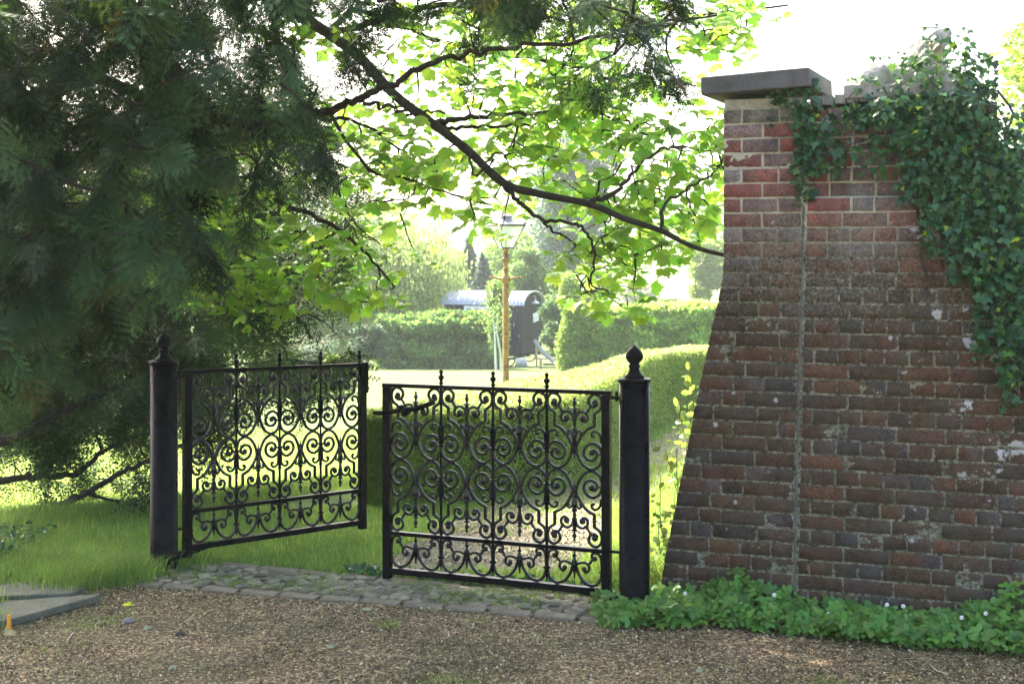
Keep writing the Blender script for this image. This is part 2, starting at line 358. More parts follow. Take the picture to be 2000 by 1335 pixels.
# left profile (photo pixels) and the leaning joint
LPX = [(1411, 100), (1411, 430), (1411, 500), (1408, 547), (1400, 590), (1388, 640), (1376, 700), (1360, 770), (1345, 850), (1332, 910), (1315, 1000), (1298, 1080), (1284, 1165), (1278, 1230)]
_lt = np.array([px_th(a, b) for a, b in LPX]); _lt = _lt[np.argsort(_lt[:, 1])]
def left_t(h): return np.interp(h, _lt[:, 1], _lt[:, 0])
_jt = np.array([px_th(1550, 1180), px_th(1572, 300)])
def joint_t(h): return _jt[0, 0]+(h-_jt[0, 1])*(_jt[1, 0]-_jt[0, 0])/(_jt[1, 1]-_jt[0, 1])
PIER_TOP = 2.515; CH = .0728
def brick_mat():
    m, t, out = mat('old_brick'); p = N(t, 'ShaderNodeBsdfPrincipled'); tc = N(t, 'ShaderNodeTexCoord'); ob = tc.outputs['Object']
    at = N(t, 'ShaderNodeAttribute'); at.attribute_name = 'Col'
    n1 = noise(t, 26, 6, .7); r1 = ramp(t, n1.outputs[0], [(.3, (.5, .48, .48)), (.55, (1, 1, 1)), (.75, (1.35, 1.28, 1.25))])
    c = mix(t, 1.0, at.outputs['Color'], r1.outputs[0], 'MULTIPLY')
    n0 = noise(t, 150, 4, .8); r0 = ramp(t, n0.outputs[0], [(.36, (.3, .3, .31)), (.5, (.95, .95, .95)), (.66, (1.8, 1.7, 1.55))]); c = mix(t, 1.0, c, r0.outputs[0], 'MULTIPLY')
    # grey bloom and soot in clouds
    n2 = noise(t, 5.0, 5, .7); f2 = ramp(t, n2.outputs[0], [(.45, 0.0), (.66, .6)]); c = mix(t, f2.outputs[0], c, (.07, .062, .055))
    sx = N(t, 'ShaderNodeSeparateXYZ'); t.links.new(ob, sx.inputs[0])
    # pale lichen, mostly in the middle band of the wall
    n3 = noise(t, 70, 5, .75); n4 = noise(t, 3.2, 4, .65)
    band = ramp(t, sx.outputs[2], [(0, 0.0), (1, 1.0)])
    mr = N(t, 'ShaderNodeMapRange'); mr.inputs['From Min'].default_value = 1.15; mr.inputs['From Max'].default_value = 1.75; t.links.new(sx.outputs[2], mr.inputs[0])
    mr2 = N(t, 'ShaderNodeMapRange'); mr2.inputs['From Min'].default_value = 2.15; mr2.inputs['From Max'].default_value = 1.9; t.links.new(sx.outputs[2], mr2.inputs[0])
    ml = N(t, 'ShaderNodeMath'); ml.operation = 'MULTIPLY'; t.links.new(mr.outputs[0], ml.inputs[0]); t.links.new(mr2.outputs[0], ml.inputs[1])
    a1 = N(t, 'ShaderNodeMath'); a1.operation = 'MULTIPLY_ADD'; t.links.new(ml.outputs[0], a1.inputs[0]); a1.inputs[1].default_value = .15; t.links.new(n3.outputs[0], a1.inputs[2])
    a2 = N(t, 'ShaderNodeMath'); a2.operation = 'MULTIPLY_ADD'; t.links.new(n4.outputs[0], a2.inputs[0]); a2.inputs[1].default_value = .28; t.links.new(a1.outputs[0], a2.inputs[2])
    lf = ramp(t, a2.outputs[0], [(.745, 0.0), (.86, .62)]); c = mix(t, lf.outputs[0], c, (.22, .205, .15))
    vo = N(t, 'ShaderNodeTexVoronoi'); vo.inputs['Scale'].default_value = 5.0; t.links.new(ob, vo.inputs['Vector'])
    dn = noise(t, 30, 3, .7); a3 = N(t, 'ShaderNodeMath'); a3.operation = 'MULTIPLY_ADD'; t.links.new(dn.outputs[0], a3.inputs[0]); a3.inputs[1].default_value = .16; t.links.new(vo.outputs['Distance'], a3.inputs[2])
    sp = ramp(t, a3.outputs[0], [(.125, .75), (.15, 0.0)]); c = mix(t, sp.outputs[0], c, (.48, .47, .44))
    # white lichen splashes toward the right of the wall
    n6 = noise(t, 6.5, 3, .6); n7 = noise(t, 55, 5, .8); mx = N(t, 'ShaderNodeMapRange'); mx.inputs['From Min'].default_value = 1.55; mx.inputs['From Max'].default_value = 2.0; t.links.new(sx.outputs[0], mx.inputs[0])
    q1 = N(t, 'ShaderNodeMath'); q1.operation = 'MULTIPLY_ADD'; t.links.new(mx.outputs[0], q1.inputs[0]); q1.inputs[1].default_value = .10; t.links.new(n6.outputs[0], q1.inputs[2])
    q2 = N(t, 'ShaderNodeMath'); q2.operation = 'MULTIPLY_ADD'; t.links.new(n7.outputs[0], q2.inputs[0]); q2.inputs[1].default_value = .35; t.links.new(q1.outputs[0], q2.inputs[2])
    wl = ramp(t, q2.outputs[0], [(.895, 0.0), (.925, .85)]); c = mix(t, wl.outputs[0], c, (.50, .49, .47))
    # green tint low down
    n5 = noise(t, 7, 4, .6); g5 = ramp(t, n5.outputs[0], [(.52, 0.0), (.75, .35)]); c = mix(t, g5.outputs[0], c, (.07, .08, .035))
    t.links.new(c, p.inputs['Base Color']); p.inputs['Roughness'].default_value = .88; p.inputs['Specular IOR Level'].default_value = .25
    b1 = bump(t, n1.outputs[0], .55, .006); t.links.new(bump(t, n3.outputs[0], .35, .003, b1), p.inputs['Normal'])
    t.links.new(p.outputs[0], out.inputs[0]); return m
M_BRICK = brick_mat()
def mortar_mat():
    m, t, out = mat('lime_mortar'); p = N(t, 'ShaderNodeBsdfPrincipled'); tc = N(t, 'ShaderNodeTexCoord')
    sx = N(t, 'ShaderNodeSeparateXYZ'); t.links.new(tc.outputs['Object'], sx.inputs[0])
    n = noise(t, 45, 5, .7); n2 = noise(t, 4, 4, .6)
    top = ramp(t, n.outputs[0], [(.3, (.36, .32, .21)), (.7, (.62, .57, .42))]); low = ramp(t, n.outputs[0], [(.39, (.03, .028, .018)), (.48, (.14, .13, .085)), (.70, (.36, .34, .24))])
    mr = N(t, 'ShaderNodeMapRange'); mr.inputs['From Min'].default_value = 1.72; mr.inputs['From Max'].default_value = 2.0; t.links.new(sx.outputs[2], mr.inputs[0])
    c = mix(t, mr.outputs[0], low.outputs[0], top.outputs[0]); g = ramp(t, n2.outputs[0], [(.5, 0.0), (.7, .5)]); c = mix(t, g.outputs[0], c, (.06, .075, .02))
    t.links.new(c, p.inputs['Base Color']); p.inputs['Roughness'].default_value = .95
    t.links.new(bump(t, n.outputs[0], .8, .01), p.inputs['Normal']); t.links.new(p.outputs[0], out.inputs[0]); return m
M_MORTAR = mortar_mat()
def stone_mat(name, a, b, sc=14, lich=(.3, .3, .24)):
    m, t, out = mat(name); p = N(t, 'ShaderNodeBsdfPrincipled'); n = noise(t, sc, 7, .7); n2 = noise(t, sc*5, 5, .75); n3 = noise(t, sc*.35, 4, .6)
    r = ramp(t, n.outputs[0], [(.3, a), (.7, b)]); l = ramp(t, n2.outputs[0], [(.58, 0.0), (.68, .6)]); c = mix(t, l.outputs[0], r.outputs[0], lich)
    g = ramp(t, n3.outputs[0], [(.5, 0.0), (.7, .5)]); c = mix(t, g.outputs[0], c, (.07, .075, .045))
    t.links.new(c, p.inputs['Base Color']); p.inputs['Roughness'].default_value = .9
    b1 = bump(t, n2.outputs[0], .5, .004); t.links.new(bump(t, n.outputs[0], .5, .015, b1), p.inputs['Normal']); t.links.new(p.outputs[0], out.inputs[0]); return m
M_CAP = stone_mat('cap_stone', (.085, .08, .075), (.15, .145, .135), 22, (.2, .195, .18))
M_STATUE = stone_mat('carved_stone', (.22, .20, .16), (.46, .44, .37), 16, (.5, .5, .44))
M_SLAB = stone_mat('flagstone', (.075, .08, .055), (.16, .16, .12), 11, (.28, .29, .23))
M_EDGE = stone_mat('edging', (.13, .105, .07), (.26, .22, .16), 15, (.34, .31, .24))
M_COB = stone_mat('cobble', (.11, .10, .07), (.25, .225, .17), 18, (.36, .34, .27))

def top_h(t):
    """top of the wall body along t"""
    tp = px_t(1905); return np.interp(t, [joint_t(2.4)-.001, joint_t(2.4)+.001, tp, tp+.25, tp+.9, 6], [PIER_TOP, 2.455, 2.50, 2.0, 1.55, 1.5])
RECESS_H = 2.015
def face_d(t, h):
    return np.where((t > joint_t(h)) & (h > RECESS_H), -.045, 0.0)
LOWRED = [(.115, .062, .040), (.088, .055, .038), (.070, .052, .038), (.098, .064, .042), (.145, .065, .040), (.062, .050, .040)]
def build_wall():
    root = empty('brick_wall', (WB[0], WB[1], 0)); tag(root, 'tall old red brick wall with square end pier and sloping buttress', 'wall')
    root.location = (0, 0, 0)
    B = MB(); r = np.random.RandomState(3)
    def brick(t0, t1, h0, h1, col, d0=0.0):
        j = .0052
        t0 += j; t1 -= j; h0 += j; h1 -= j
        if t1-t0 < .02: return
        d = d0+r.normal()*.0022; nx, nz = max(4, int((t1-t0)/.028)), 5
        u = np.linspace(0, 1, nx); v = np.linspace(0, 1, nz); U, V = np.meshgrid(u, v)
        # pull the second ring close to the edge for a worn rounded arris
        a = np.copy(u); a[1] = .004/(t1-t0); a[-2] = 1-a[1]; b = np.copy(v); b[1] = .004/(h1-h0); b[-2] = 1-b[1]; U, V = np.meshgrid(a, b)
        T = t0+(t1-t0)*U; H = h0+(h1-h0)*V; tilt = r.normal()*.0018
        T = T+(U*0+r.normal(size=U.shape)*.0009); H = H+r.normal(size=U.shape)*.0008+(U-.5)*r.normal()*.0015
        T += (left_t(H)-left_t((h0+h1)/2))*(1-U)*(abs(t0-j-left_t((h0+h1)/2)) < .01)
        edge = (U <= 0) | (U >= 1) | (V <= 0) | (V >= 1)
        D = d-.0035*edge-.005*((U <= 0) | (U >= 1))*((V <= 0) | (V >= 1))+(U-.5)*tilt*2+r.normal(size=U.shape)*.0010+.0025*(fbm(T*14, H*20, 41)-.5)
        if r.rand() < .025: D = D-.009*(fbm(T*22, H*22, 47) > .55)
        P = Wp(T.ravel(), H.ravel(), D.ravel()).reshape(nz, nx, 3)
        Bk = Wp(T.ravel(), H.ravel(), np.full(T.size, d0-.06)).reshape(nz, nx, 3)
        v_ = P.reshape(-1, 3); f = [(k*nx+i, k*nx+i+1, (k+1)*nx+i+1, (k+1)*nx+i) for k in range(nz-1) for i in range(nx-1)]
        c = np.array(col); cc = np.tile(c, (len(v_), 1))
        if r.rand() < .4:                                              # one burnt or bleached end
            e = S(.45, .75, U if r.rand() < .5 else 1-U).reshape(-1, 1); k = np.array([(.075, .075, .085), (.17, .13, .12), (.14, .06, .045)][r.randint(3)])
            if (h0 > 1.7) or r.rand() < .35: cc = cc*(1-e*.6)+k*e*.6
        B.add(v_, f, cc)
        ring = [(0, i) for i in range(nx)]+[(k, nx-1) for k in range(1, nz)]+[(nz-1, i) for i in range(nx-2, -1, -1)]+[(k, 0) for k in range(nz-2, 0, -1)]
        m = len(ring); rv = np.array([P[a] for a in ring]+[Bk[a] for a in ring])
        B.add(rv, [(i, i+m, (i+1) % m+m, (i+1) % m) for i in range(m)], c*.8)
    nc = int(2.53/CH)+1
    for k in range(nc):
        h0 = k*CH-.02; h1 = h0+CH; hm = (h0+h1)/2
        if h1 > PIER_TOP+.01: break
        lt = left_t(hm); jt = joint_t(hm)
        def colour(tt):
            if hm > PIER_TOP-.13 and tt < jt: return np.array([(.30, .28, .20), (.22, .20, .15)][r.randint(2)])*(.8+.4*r.rand())
            up = S(1.55, 2.0, hm)
            pu = [(.28, .095, .072), (.25, .11, .085), (.25, .17, .15), (.24, .205, .19), (.29, .12, .085), (.20, .14, .12)][r.choice(6, p=[.26, .22, .18, .12, .12, .10])]
            lo = LOWRED[r.randint(6)]
            if r.rand() < .035: lo = (.050, .054, .062)
            c = np.array(pu)*up+(np.array(lo)*.6+np.array((.095, .063, .040))*.4)*np.array((.98, .95, .85))*(1-up)
            return c*(.8+.4*r.rand())
        # left of the joint
        x = lt; wd = jt-lt-.006; seq = []
        if hm > 1.75: pat = [[.5, .5], [.24, .46, .30]][k % 2]; seq = [p*wd for p in pat]
        else:
            rest = wd; first = [.21, .10, .13, .17][k % 4]; seq = [first]; rest -= first
            while rest > .001:
                b_ = [.215, .108, .108, .15, .215][r.randint(5)]
                if rest-b_ < .06: b_ = rest
                seq.append(b_); rest -= b_
        for s_ in seq:
            brick(x, x+s_, h0, h1, colour(x)); x += s_
        # right of the joint: courses of stretchers and headers in turn
        x = jt+.012; L = .222 if k % 2 == 0 else .110; first = True
        while x < 3.6:
            b_ = L*(1+.03*r.normal())
            if first: b_ = [.215, .055][k % 2] if hm < 1.7 else [.17, .10][k % 2]; first = False
            if hm > 1.55 and r.rand() < .35: b_ = [.21, .105][r.randint(2)]
            if h1 < top_h(x+b_/2)+.01:
                dd = -.045 if h0 > RECESS_H-.005 else 0
                brick(x, x+b_, h0, h1, colour(x), dd)
            x += b_
    B.build('brickwork', M_BRICK, root)
    # mortar body: solid prism with a finely undulating face
    Mo = MB(); hs = np.concatenate([np.arange(-.25, 2.50, .0125), [2.503]]); us = np.linspace(0, 1, 210)
    def grid(fn, nu, nv):
        g = np.array(fn); return g
    T = np.zeros((len(hs), len(us))); H = np.zeros_like(T)
    for i, h in enumerate(hs):
        lt, jt = left_t(h)+.009, 3.6
        T[i] = lt+(jt-lt)*us; H[i] = np.minimum(h, top_h(T[i])-.012)
    D = face_d(T, H)-.0055+.007*(fbm(T*24, H*50, 51)-.5)+.003*(rng.rand(*T.shape)-.5)
    js = np.abs(T-joint_t(H)) < .014; D = np.where(js & (H < 2.0), .001+.004*(rng.rand(*T.shape)-.5), D)
    P = Wp(T.ravel(), H.ravel(), D.ravel()); nu = len(us)
    f = np.array([(k*nu+i, k*nu+i+1, (k+1)*nu+i+1, (k+1)*nu+i) for k in range(len(hs)-1) for i in range(nu-1)])
    Mo.add(P, f)
    Bk = Wp(T.ravel(), H.ravel(), np.full(T.size, -.40)); Mo.add(Bk, f[:, ::-1])
    n = len(P); g = lambda a: np.array(a)
    for idx in (np.arange(len(hs))*nu, np.arange(len(hs))*nu+nu-1, (len(hs)-1)*nu+np.arange(nu)):
        vv = np.vstack([P[idx], Bk[idx]]); m = len(idx); Mo.add(vv, [(i, i+1, i+1+m, i+m) for i in range(m-1)])
    Mo.build('mortar', M_MORTAR, root)
    # cement strip over the joint
    js = MB(); hh = np.arange(.02, 2.0, .02); tt = joint_t(hh)+.005*(fbm(hh*6, hh*0, 61)-.5)
    js.tube(Wp(tt, hh, .0005), .006+.004*(rng.rand(len(hh))-.5), 7); js.build('joint_strip', stone_mat('joint_cement', (.07, .065, .05), (.20, .19, .16), 30), root)
    # stone cap of the pier
    cm = MB(); pc = PX(1486, 0, 6.0)
    p0 = np.append(Wp((left_t(2.4)+joint_t(2.4))/2, 2.55, -.23)[:2], 2.580)
    Mx = Matrix.Translation(p0.tolist()) @ Matrix.Rotation(math.radians(-26), 4, 'Z') @ Matrix.Rotation(math.radians(-1.6), 4, 'Y')
    cm.bbox((-.268, -.29, -.045), (.268, .24, .045), .006, M=Mx); cm.build('cap_stone', M_CAP, root, smooth=False)
    # coping of the recessed length
    cp = MB(); t1 = px_t(1580); t2 = px_t(1905)
    ts = np.linspace(t1, t2, 14)
    for a, b in zip(ts[:-1], ts[1:]):
        v = Wp(np.array([a+.003, b-.003]*4), 0, 0); hz = top_h((a+b)/2)
        q = []
        for (dd, h_) in ((-.02, hz), (-.38, hz), (-.38, hz+.045), (-.02, hz+.045)):
            for t_ in (a+.003, b-.003): q.append(Wp(t_, h_+.004*rng.rand(), dd))
        cp.add(np.array(q), [(0, 1, 3, 2), (2, 3, 5, 4), (4, 5, 7, 6), (6, 7, 1, 0), (0, 2, 4, 6), (1, 7, 5, 3)])
    cp.build('coping', M_STATUE, root, smooth=False)
build_wall()

# ------------------------------------------------------------------ statue on the wall
def build_statue():
    bm = bmesh.new()
    yy = 5.98
    def ell(px, py, rx, ry, rz_, dy=0, rot=0):
        m = Matrix.Translation(Vector(PX(px, py, yy)+np.array([0, dy, 0]))) @ Matrix.Rotation(math.radians(rot), 4, 'Y') @ Matrix.Diagonal((rx, rz_, ry, 1))
        bmesh.ops.create_icosphere(bm, subdivisions=3, radius=1, matrix=m)
    s = 1/401.
    ell(1692, 168, 38*s, 36*s, .10, 0, -30)       # forepaw and knee
    ell(1712, 150, 28*s, 30*s, .09, .0)
    ell(1745, 158, 48*s, 34*s, .11, .04)
    ell(1790, 150, 46*s, 52*s, .13, .05, -25)     # chest
    ell(1813, 118, 36*s, 50*s, .115, .05, -20)    # mane
    ell(1826, 84, 30*s, 33*s, .10, .03)           # head
    ell(1812, 76, 17*s, 16*s, .07, -.05)          # brow
    ell(1816, 96, 14*s, 12*s, .06, -.09)          # muzzle
    ell(1848, 66, 9*s, 10*s, .03, 0)              # ears
    ell(1806, 60, 8*s, 9*s, .03, 0)
    ell(1850, 176, 60*s, 42*s, .14, .10)          # body behind
    ell(1890, 190, 40*s, 30*s, .13, .12)
    me = bpy.data.meshes.new('statue'); bm.to_mesh(me); bm.free(); me.materials.append(M_STATUE)
    o = bpy.data.objects.new('statue', me); COL.objects.link(o)
    md = o.modifiers.new('r', 'REMESH'); md.mode = 'VOXEL'; md.voxel_size = .008; md.use_smooth_shade = True
    sm = o.modifiers.new('s', 'SMOOTH'); sm.iterations = 6
    tx = bpy.data.textures.new('carve', 'MARBLE'); tx.noise_scale = .05; tx.turbulence = 6
    dm = o.modifiers.new('d', 'DISPLACE'); dm.texture = tx; dm.strength = .012; dm.mid_level = .5; dm.texture_coords = 'LOCAL'
    tag(o, 'weathered carved stone animal lying on the wall top, half buried in ivy', 'statue')
    b = MB()
    a, c = PX(1645, 190, 5.98), PX(1900, 172, 5.75)
    ts, te = px_t(1648), px_t(1905)
    for (t0, t1) in ((ts, (ts+te)/2-.003), ((ts+te)/2+.003, te)):
        q = []
        for (dd, h_) in ((-.0, 2.49), (-.40, 2.49), (-.40, 2.55), (-.0, 2.55)):
            for t_ in (t0, t1): q.append(Wp(t_, h_, dd))
        b.add(np.array(q), [(0, 1, 3, 2), (2, 3, 5, 4), (4, 5, 7, 6), (6, 7, 1, 0), (0, 2, 4, 6), (1, 7, 5, 3)])
    b.build('plinth', M_STATUE, o, smooth=False)
build_statue()

# ------------------------------------------------------------------ leaf prototypes
def fan(outline, cup=0.0, fold=0.0):
    o = np.asarray(outline, float); c = np.array([[0, .45*o[:, 1].max()]])
    v = np.vstack([c, o]); z = cup*(v[:, 0]**2+(v[:, 1]-.4)**2)+fold*np.abs(v[:, 0])
    v = np.column_stack([v, z]); n = len(o); return v, np.array([(0, 1+i, 1+(i+1) % n) for i in range(n)])
_h = [(.02, 0), (.18, -.07), (.42, -.03), (.43, .15), (.62, .24), (.58, .38), (.72, .60), (.52, .60), (.37, .60), (.34, .80), (.18, .86), (0, 1.10)]
_mo = [(x, y) for x, y in _h]+[(-x, y) for x, y in _h[-2::-1]]
MAPLE = fan(_mo, -.28, -.12); MAPLES = [MAPLE, fan(_mo, -.62, -.05), fan(_mo, -.10, -.45), fan(_mo, .15, .40)]
_h = [(.02, 0), (.28, -.16), (.30, .08), (.58, .26), (.26, .46), (0, 1.0)]
IVYL = fan([(x, y) for x, y in _h]+[(-x, y) for x, y in _h[-2::-1]], -.12, .10)
OVAL = fan([(0, 0), (.22, .2), (.30, .5), (.2, .8), (0, 1), (-.2, .8), (-.30, .5), (-.22, .2)], -.15, .25)
def tri_leaf():
    vs, fs, n = [], [], 0
    for a in (-1.15, 0, 1.15):
        v, f = fan([(0, .04), (.2, .22), (.29, .5), (.22, .78), (.1, .9), (0, .93), (-.1, .9), (-.22, .78), (-.29, .5), (-.2, .22)], -.2, .22)
        R = np.array([(math.cos(a), -math.sin(a), 0), (math.sin(a), math.cos(a), 0), (0, 0, 1)]); vs.append(v@R.T); fs.append(f+n); n += len(v)
    return np.vstack(vs), np.vstack(fs)
TRIF = tri_leaf()
DIAM = (np.array([(0, 0, 0), (.28, .5, .06), (0, 1, 0), (-.28, .5, .06)]), np.array([(0, 1, 2, 3)]))
def yew_spray(seed, L=.17, detail=1.0):
    r = np.random.RandomState(seed); V, Fc, n = [], [], 0; PC = []
    twigs = [(np.array([0, 0, 0.]), np.array([0, 1, 0.]), L)]
    k = 0
    for s_ in np.linspace(.15, .85, 6):
        sd = 1 if k % 2 else -1; k += 1; a = math.radians(48+10*r.rand())*sd
        twigs.append((np.array([0, s_*L, 0]), np.array([math.sin(a), math.cos(a), -.15*r.rand()]), L*(.62-.35*s_)))
    for p, d, l in twigs:
        side = np.array([d[1], -d[0], 0.]); m = max(4, int(l/(.0092/detail)))
        V.append(np.array([p-side*.0012, p+side*.0012, p+d*l])); Fc.append([(n, n+1, n+2)]); PC += [.55]*3; n += 3
        for i in range(m):
            q = p+d*l*(i+.6)/m; q[2] -= .25*(l*(i/m))**2/L
            for sg in (-1, 1):
                ang = math.radians(58-30*i/m+8*r.normal()); nd = d*math.cos(ang)+side*sg*math.sin(ang)+np.array([0, 0, .12*r.normal()]); ln = (.016+.004*r.rand())*(1-.35*(i/m)**3)
                w_ = .0030/detail**.5; sn = np.array([nd[1], -nd[0], 0])
                V.append(np.array([q-sn*w_, q+sn*w_, q+nd*ln+np.array([0, 0, -.002])])); Fc.append([(n, n+1, n+2)]); PC += [.8+.4*i/m]*3; n += 3
    return np.vstack(V), np.vstack(Fc), np.array(PC)
YEWS = [yew_spray(s, .16, .95) for s in range(3)]
YEWL = [yew_spray(10+s, .22, .45) for s in range(3)]

def sample_map(rows, cell, x0, y0, dens, r=rng):
    """random photo positions from a coarse map of how thick the foliage is"""
    pts = []
    for j, row in enumerate(rows):
        for i, ch in enumerate(row):
            d = 0 if ch in '.0 ' else int(ch); m = r.poisson(d*dens)
            if m: pts.append(np.column_stack([x0+(i+r.rand(m))*cell, y0+(j+r.rand(m))*cell]))
    return np.vstack(pts)
def branch_net(nodes, targets, r=rng, sag=.06, joinmax=9):
    """join each target to the nearest growing skeleton node; returns polylines and their start radii"""
    nodes = [np.array(p) for p in nodes]; arr = np.array(nodes); lines = []
    d0 = np.min(np.linalg.norm(targets[:, None]-arr[None], axis=2), axis=1) if len(arr) < 4000 else np.zeros(len(targets))
    for k in np.argsort(d0):
        tp = targets[k]; dd = np.linalg.norm(arr-tp, axis=1); i = int(np.argmin(dd)); q = arr[i]; L = dd[i]
        m = max(3, int(L/.07)); s = np.linspace(0, 1, m+1)[:, None]; off = r.normal(size=3)*.09*L
        ln = q+(tp-q)*s+off*np.sin(math.pi*s)+np.array([0, 0, -sag*L])*np.sin(math.pi*s)+r.normal(size=(m+1, 3))*.006*(s > 0)*(s < 1)
        lines.append(ln); arr = np.vstack([arr, ln[1:]])
    return lines

# ------------------------------------------------------------------ sycamore
def limb(b, pts, r0, r1, n=8, nodes=None, wob=.0):
    p = np.array([PX(*q) for q in pts]); p = smooth_pts(p, 6); m = len(p)
    if wob: p[1:-1] += rng.normal(size=(m-2, 3))*wob
    rad = r0+(r1-r0)*np.linspace(0, 1, m); rad *= 1+.10*(vnoise(np.arange(m)*.7, 0*np.arange(m), 77)-.5)
    b.tube(p, rad, n)
    if nodes is not None: nodes.extend(list(p))
    return p
SYC = [  # rows of 50 px from y=0, columns of 50 px from x=0
 "00000111112222545666666665455421",
 "0000000000223332356666553123420",
 "0000000000002321246667652",
 "00000000000233110346678887651",
 "00000003443334442245788887555",
 "00030000444335673115664565666",
 "00054067540224677626511356666",
 "0004337775331246634542356666",
 "0000006567754311112213567777",
 "0000016888877763000000466654",
 "000000578667667630000015531",
 "0000000356520154000000352",
 "00000000002"]
def build_sycamore():
    root = empty('sycamore_tree', (-6.5, 10.5, G(-6.5, 10.5))); tag(root, 'spreading sycamore with fresh lime green leaves arching over the gates', 'tree')
    inv = np.array(root.location)
    br = MB(); nodes = []
    # trunk, out of the frame on the left, and the limbs that reach into view
    tr = smooth_pts([(-6.5, 10.5, -.6), (-6.4, 10.4, 1.2), (-6.1, 10.2, 2.8), (-5.6, 9.9, 4.3), (-5.2, 9.7, 6.2)]); br.tube(tr, np.linspace(.30, .16, len(tr)), 12)
    p = limb(br, [(-420, -60, 9.6), (40, -150, 9.0), (330, -90, 8.5), (520, -5, 8.0), (610, 45, 7.8), (700, 110, 7.6), (770, 185, 7.5), (850, 245, 7.4), (915, 295, 7.3), (985, 358, 7.25), (1060, 380, 7.2), (1150, 398, 7.1), (1215, 425, 7.05), (1290, 450, 7.0), (1350, 480, 6.9), (1410, 497, 6.8), (1470, 510, 6.8)], .044, .009, 10, nodes)
    subs = [([(1150, 398, 7.1), (1200, 378, 7.1), (1232, 345, 7.15), (1262, 312, 7.2), (1295, 290, 7.2), (1340, 288, 7.2)], .016, .006),
            ([(985, 365, 7.25), (1015, 395, 7.2), (1058, 430, 7.15), (1110, 432, 7.1), (1145, 455, 7.1), (1160, 500, 7.05), (1155, 550, 7.0), (1190, 575, 7.0)], .014, .005),
            ([(1058, 430, 7.15), (1085, 452, 7.2), (1130, 480, 7.3), (1180, 505, 7.3)], .009, .004),
            ([(850, 240, 7.4), (900, 232, 7.5), (960, 225, 7.6), (1040, 222, 7.7), (1120, 215, 7.8), (1200, 230, 7.9), (1290, 250, 8)], .02, .006),
            ([(830, 232, 7.45), (870, 250, 7.5), (920, 248, 7.6), (1000, 245, 7.7), (1080, 235, 7.7)], .018, .006),
            ([(560, 20, 7.9), (640, 60, 8.2), (740, 40, 8.3), (860, 10, 8.4), (980, 20, 8.4), (1110, 40, 8.3), (1240, 45, 8.2), (1400, 25, 8.2), (1540, 10, 8.1)], .03, .007),
            ([(640, 60, 7.9), (700, 20, 8.2), (800, 60, 8.4), (900, 90, 8.3), (1010, 110, 8.2), (1120, 130, 8.1), (1230, 170, 8.0), (1330, 190, 8)], .022, .006),
            ([(330, -60, 8.5), (300, 100, 8.4), (320, 230, 8.3), (430, 330, 8.1), (560, 400, 8.0), (650, 440, 7.9), (720, 500, 7.8), (770, 560, 7.7)], .035, .006),
            ([(540, 245, 8.0), (600, 300, 8.0), (650, 350, 7.9), (690, 430, 7.9), (745, 480, 7.8)], .014, .004),
            ([(430, 330, 8.1), (400, 400, 8.1), (440, 470, 8.0), (520, 520, 7.9), (560, 560, 7.9)], .014, .004),
            ([(320, 230, 8.3), (250, 300, 8.4), (180, 360, 8.4), (130, 330, 8.5)], .016, .005),
            ([(520, 0, 8.0), (560, 120, 8.1), (600, 220, 8.1), (700, 240, 8.0), (780, 290, 7.9), (840, 340, 7.8)], .02, .005),
            ([(1290, 450, 7.0), (1300, 400, 7.1), (1340, 370, 7.2), (1400, 330, 7.3), (1440, 260, 7.3)], .012, .004),
            ([(915, 295, 7.3), (930, 340, 7.2), (970, 300, 7.4), (1010, 340, 7.4)], .010, .004),
            ([(640, 215, 8.0), (720, 330, 7.9), (800, 350, 7.8), (870, 375, 7.7), (960, 400, 7.6)], .012, .004)]
    for q, a, c in subs: limb(br, q, a, c, 6, nodes, .006)
    # leaf clusters
    c = sample_map(SYC, 50, 0, 0, .62); c = c[~((c[:, 0] > 1480) & (c[:, 1] > 90))]
    # keep the clusters off the pier (they pass behind it) and in the depth of the limbs
    depth = 7.2+1.3*rng.rand(len(c))+np.where(c[:, 0] < 800, .3, 0)
    T = np.array([PX(a, b_, d) for (a, b_), d in zip(c, depth)])
    lines = branch_net(nodes[::2], T)
    # unseen crown above the frame, clusters added to keep sun off the drive
    up = []
    for k in range(680):
        y = 7.2+2.5*rng.rand(); x = -5.9+3.9*rng.rand(); z = 4.2+1.5*rng.rand()
        if k >= 520: y = 9.4+1.9*rng.rand(); x = -6.4+2.1*rng.rand(); z = 4.6+1.3*rng.rand()
        elif k > 430: y = 6.0+1.6*rng.rand(); x = -4.5+4.2*rng.rand(); z = 3.6+1.2*rng.rand()
        up.append((x, y, z))
    up = np.array(up); lu = []
    upn = [np.array(q) for q in smooth_pts([(-5.2, 9.7, 6.2), (-3.6, 9.4, 6.0), (-1.6, 9.2, 5.4), (.2, 9.2, 4.9), (1.6, 9.2, 4.5)], 8)]
    upn += [np.array(q) for q in smooth_pts([(-5.2, 9.7, 6.2), (-4.2, 11, 6.6), (-2.6, 12, 6.3), (-.8, 12.4, 5.9), (.9, 12.4, 5.6)], 8)]
    br.tube(np.array(upn[:33]), np.linspace(.10, .02, 33), 6); br.tube(np.array(upn[33:66]), np.linspace(.10, .02, len(upn[33:66])), 6)
    lu = branch_net(upn, up)
    for ln in lines: br.tube(ln, np.linspace(.0050+.0012*len(ln)**.5, .0022, len(ln)), 4, cap=False)
    for ln in lu: br.tube(ln, np.linspace(.014, .005, len(ln)), 3, cap=False)
    LV = MB(); pos, nz, yy, sc, col = [], [], [], [], []
    stems = MB()
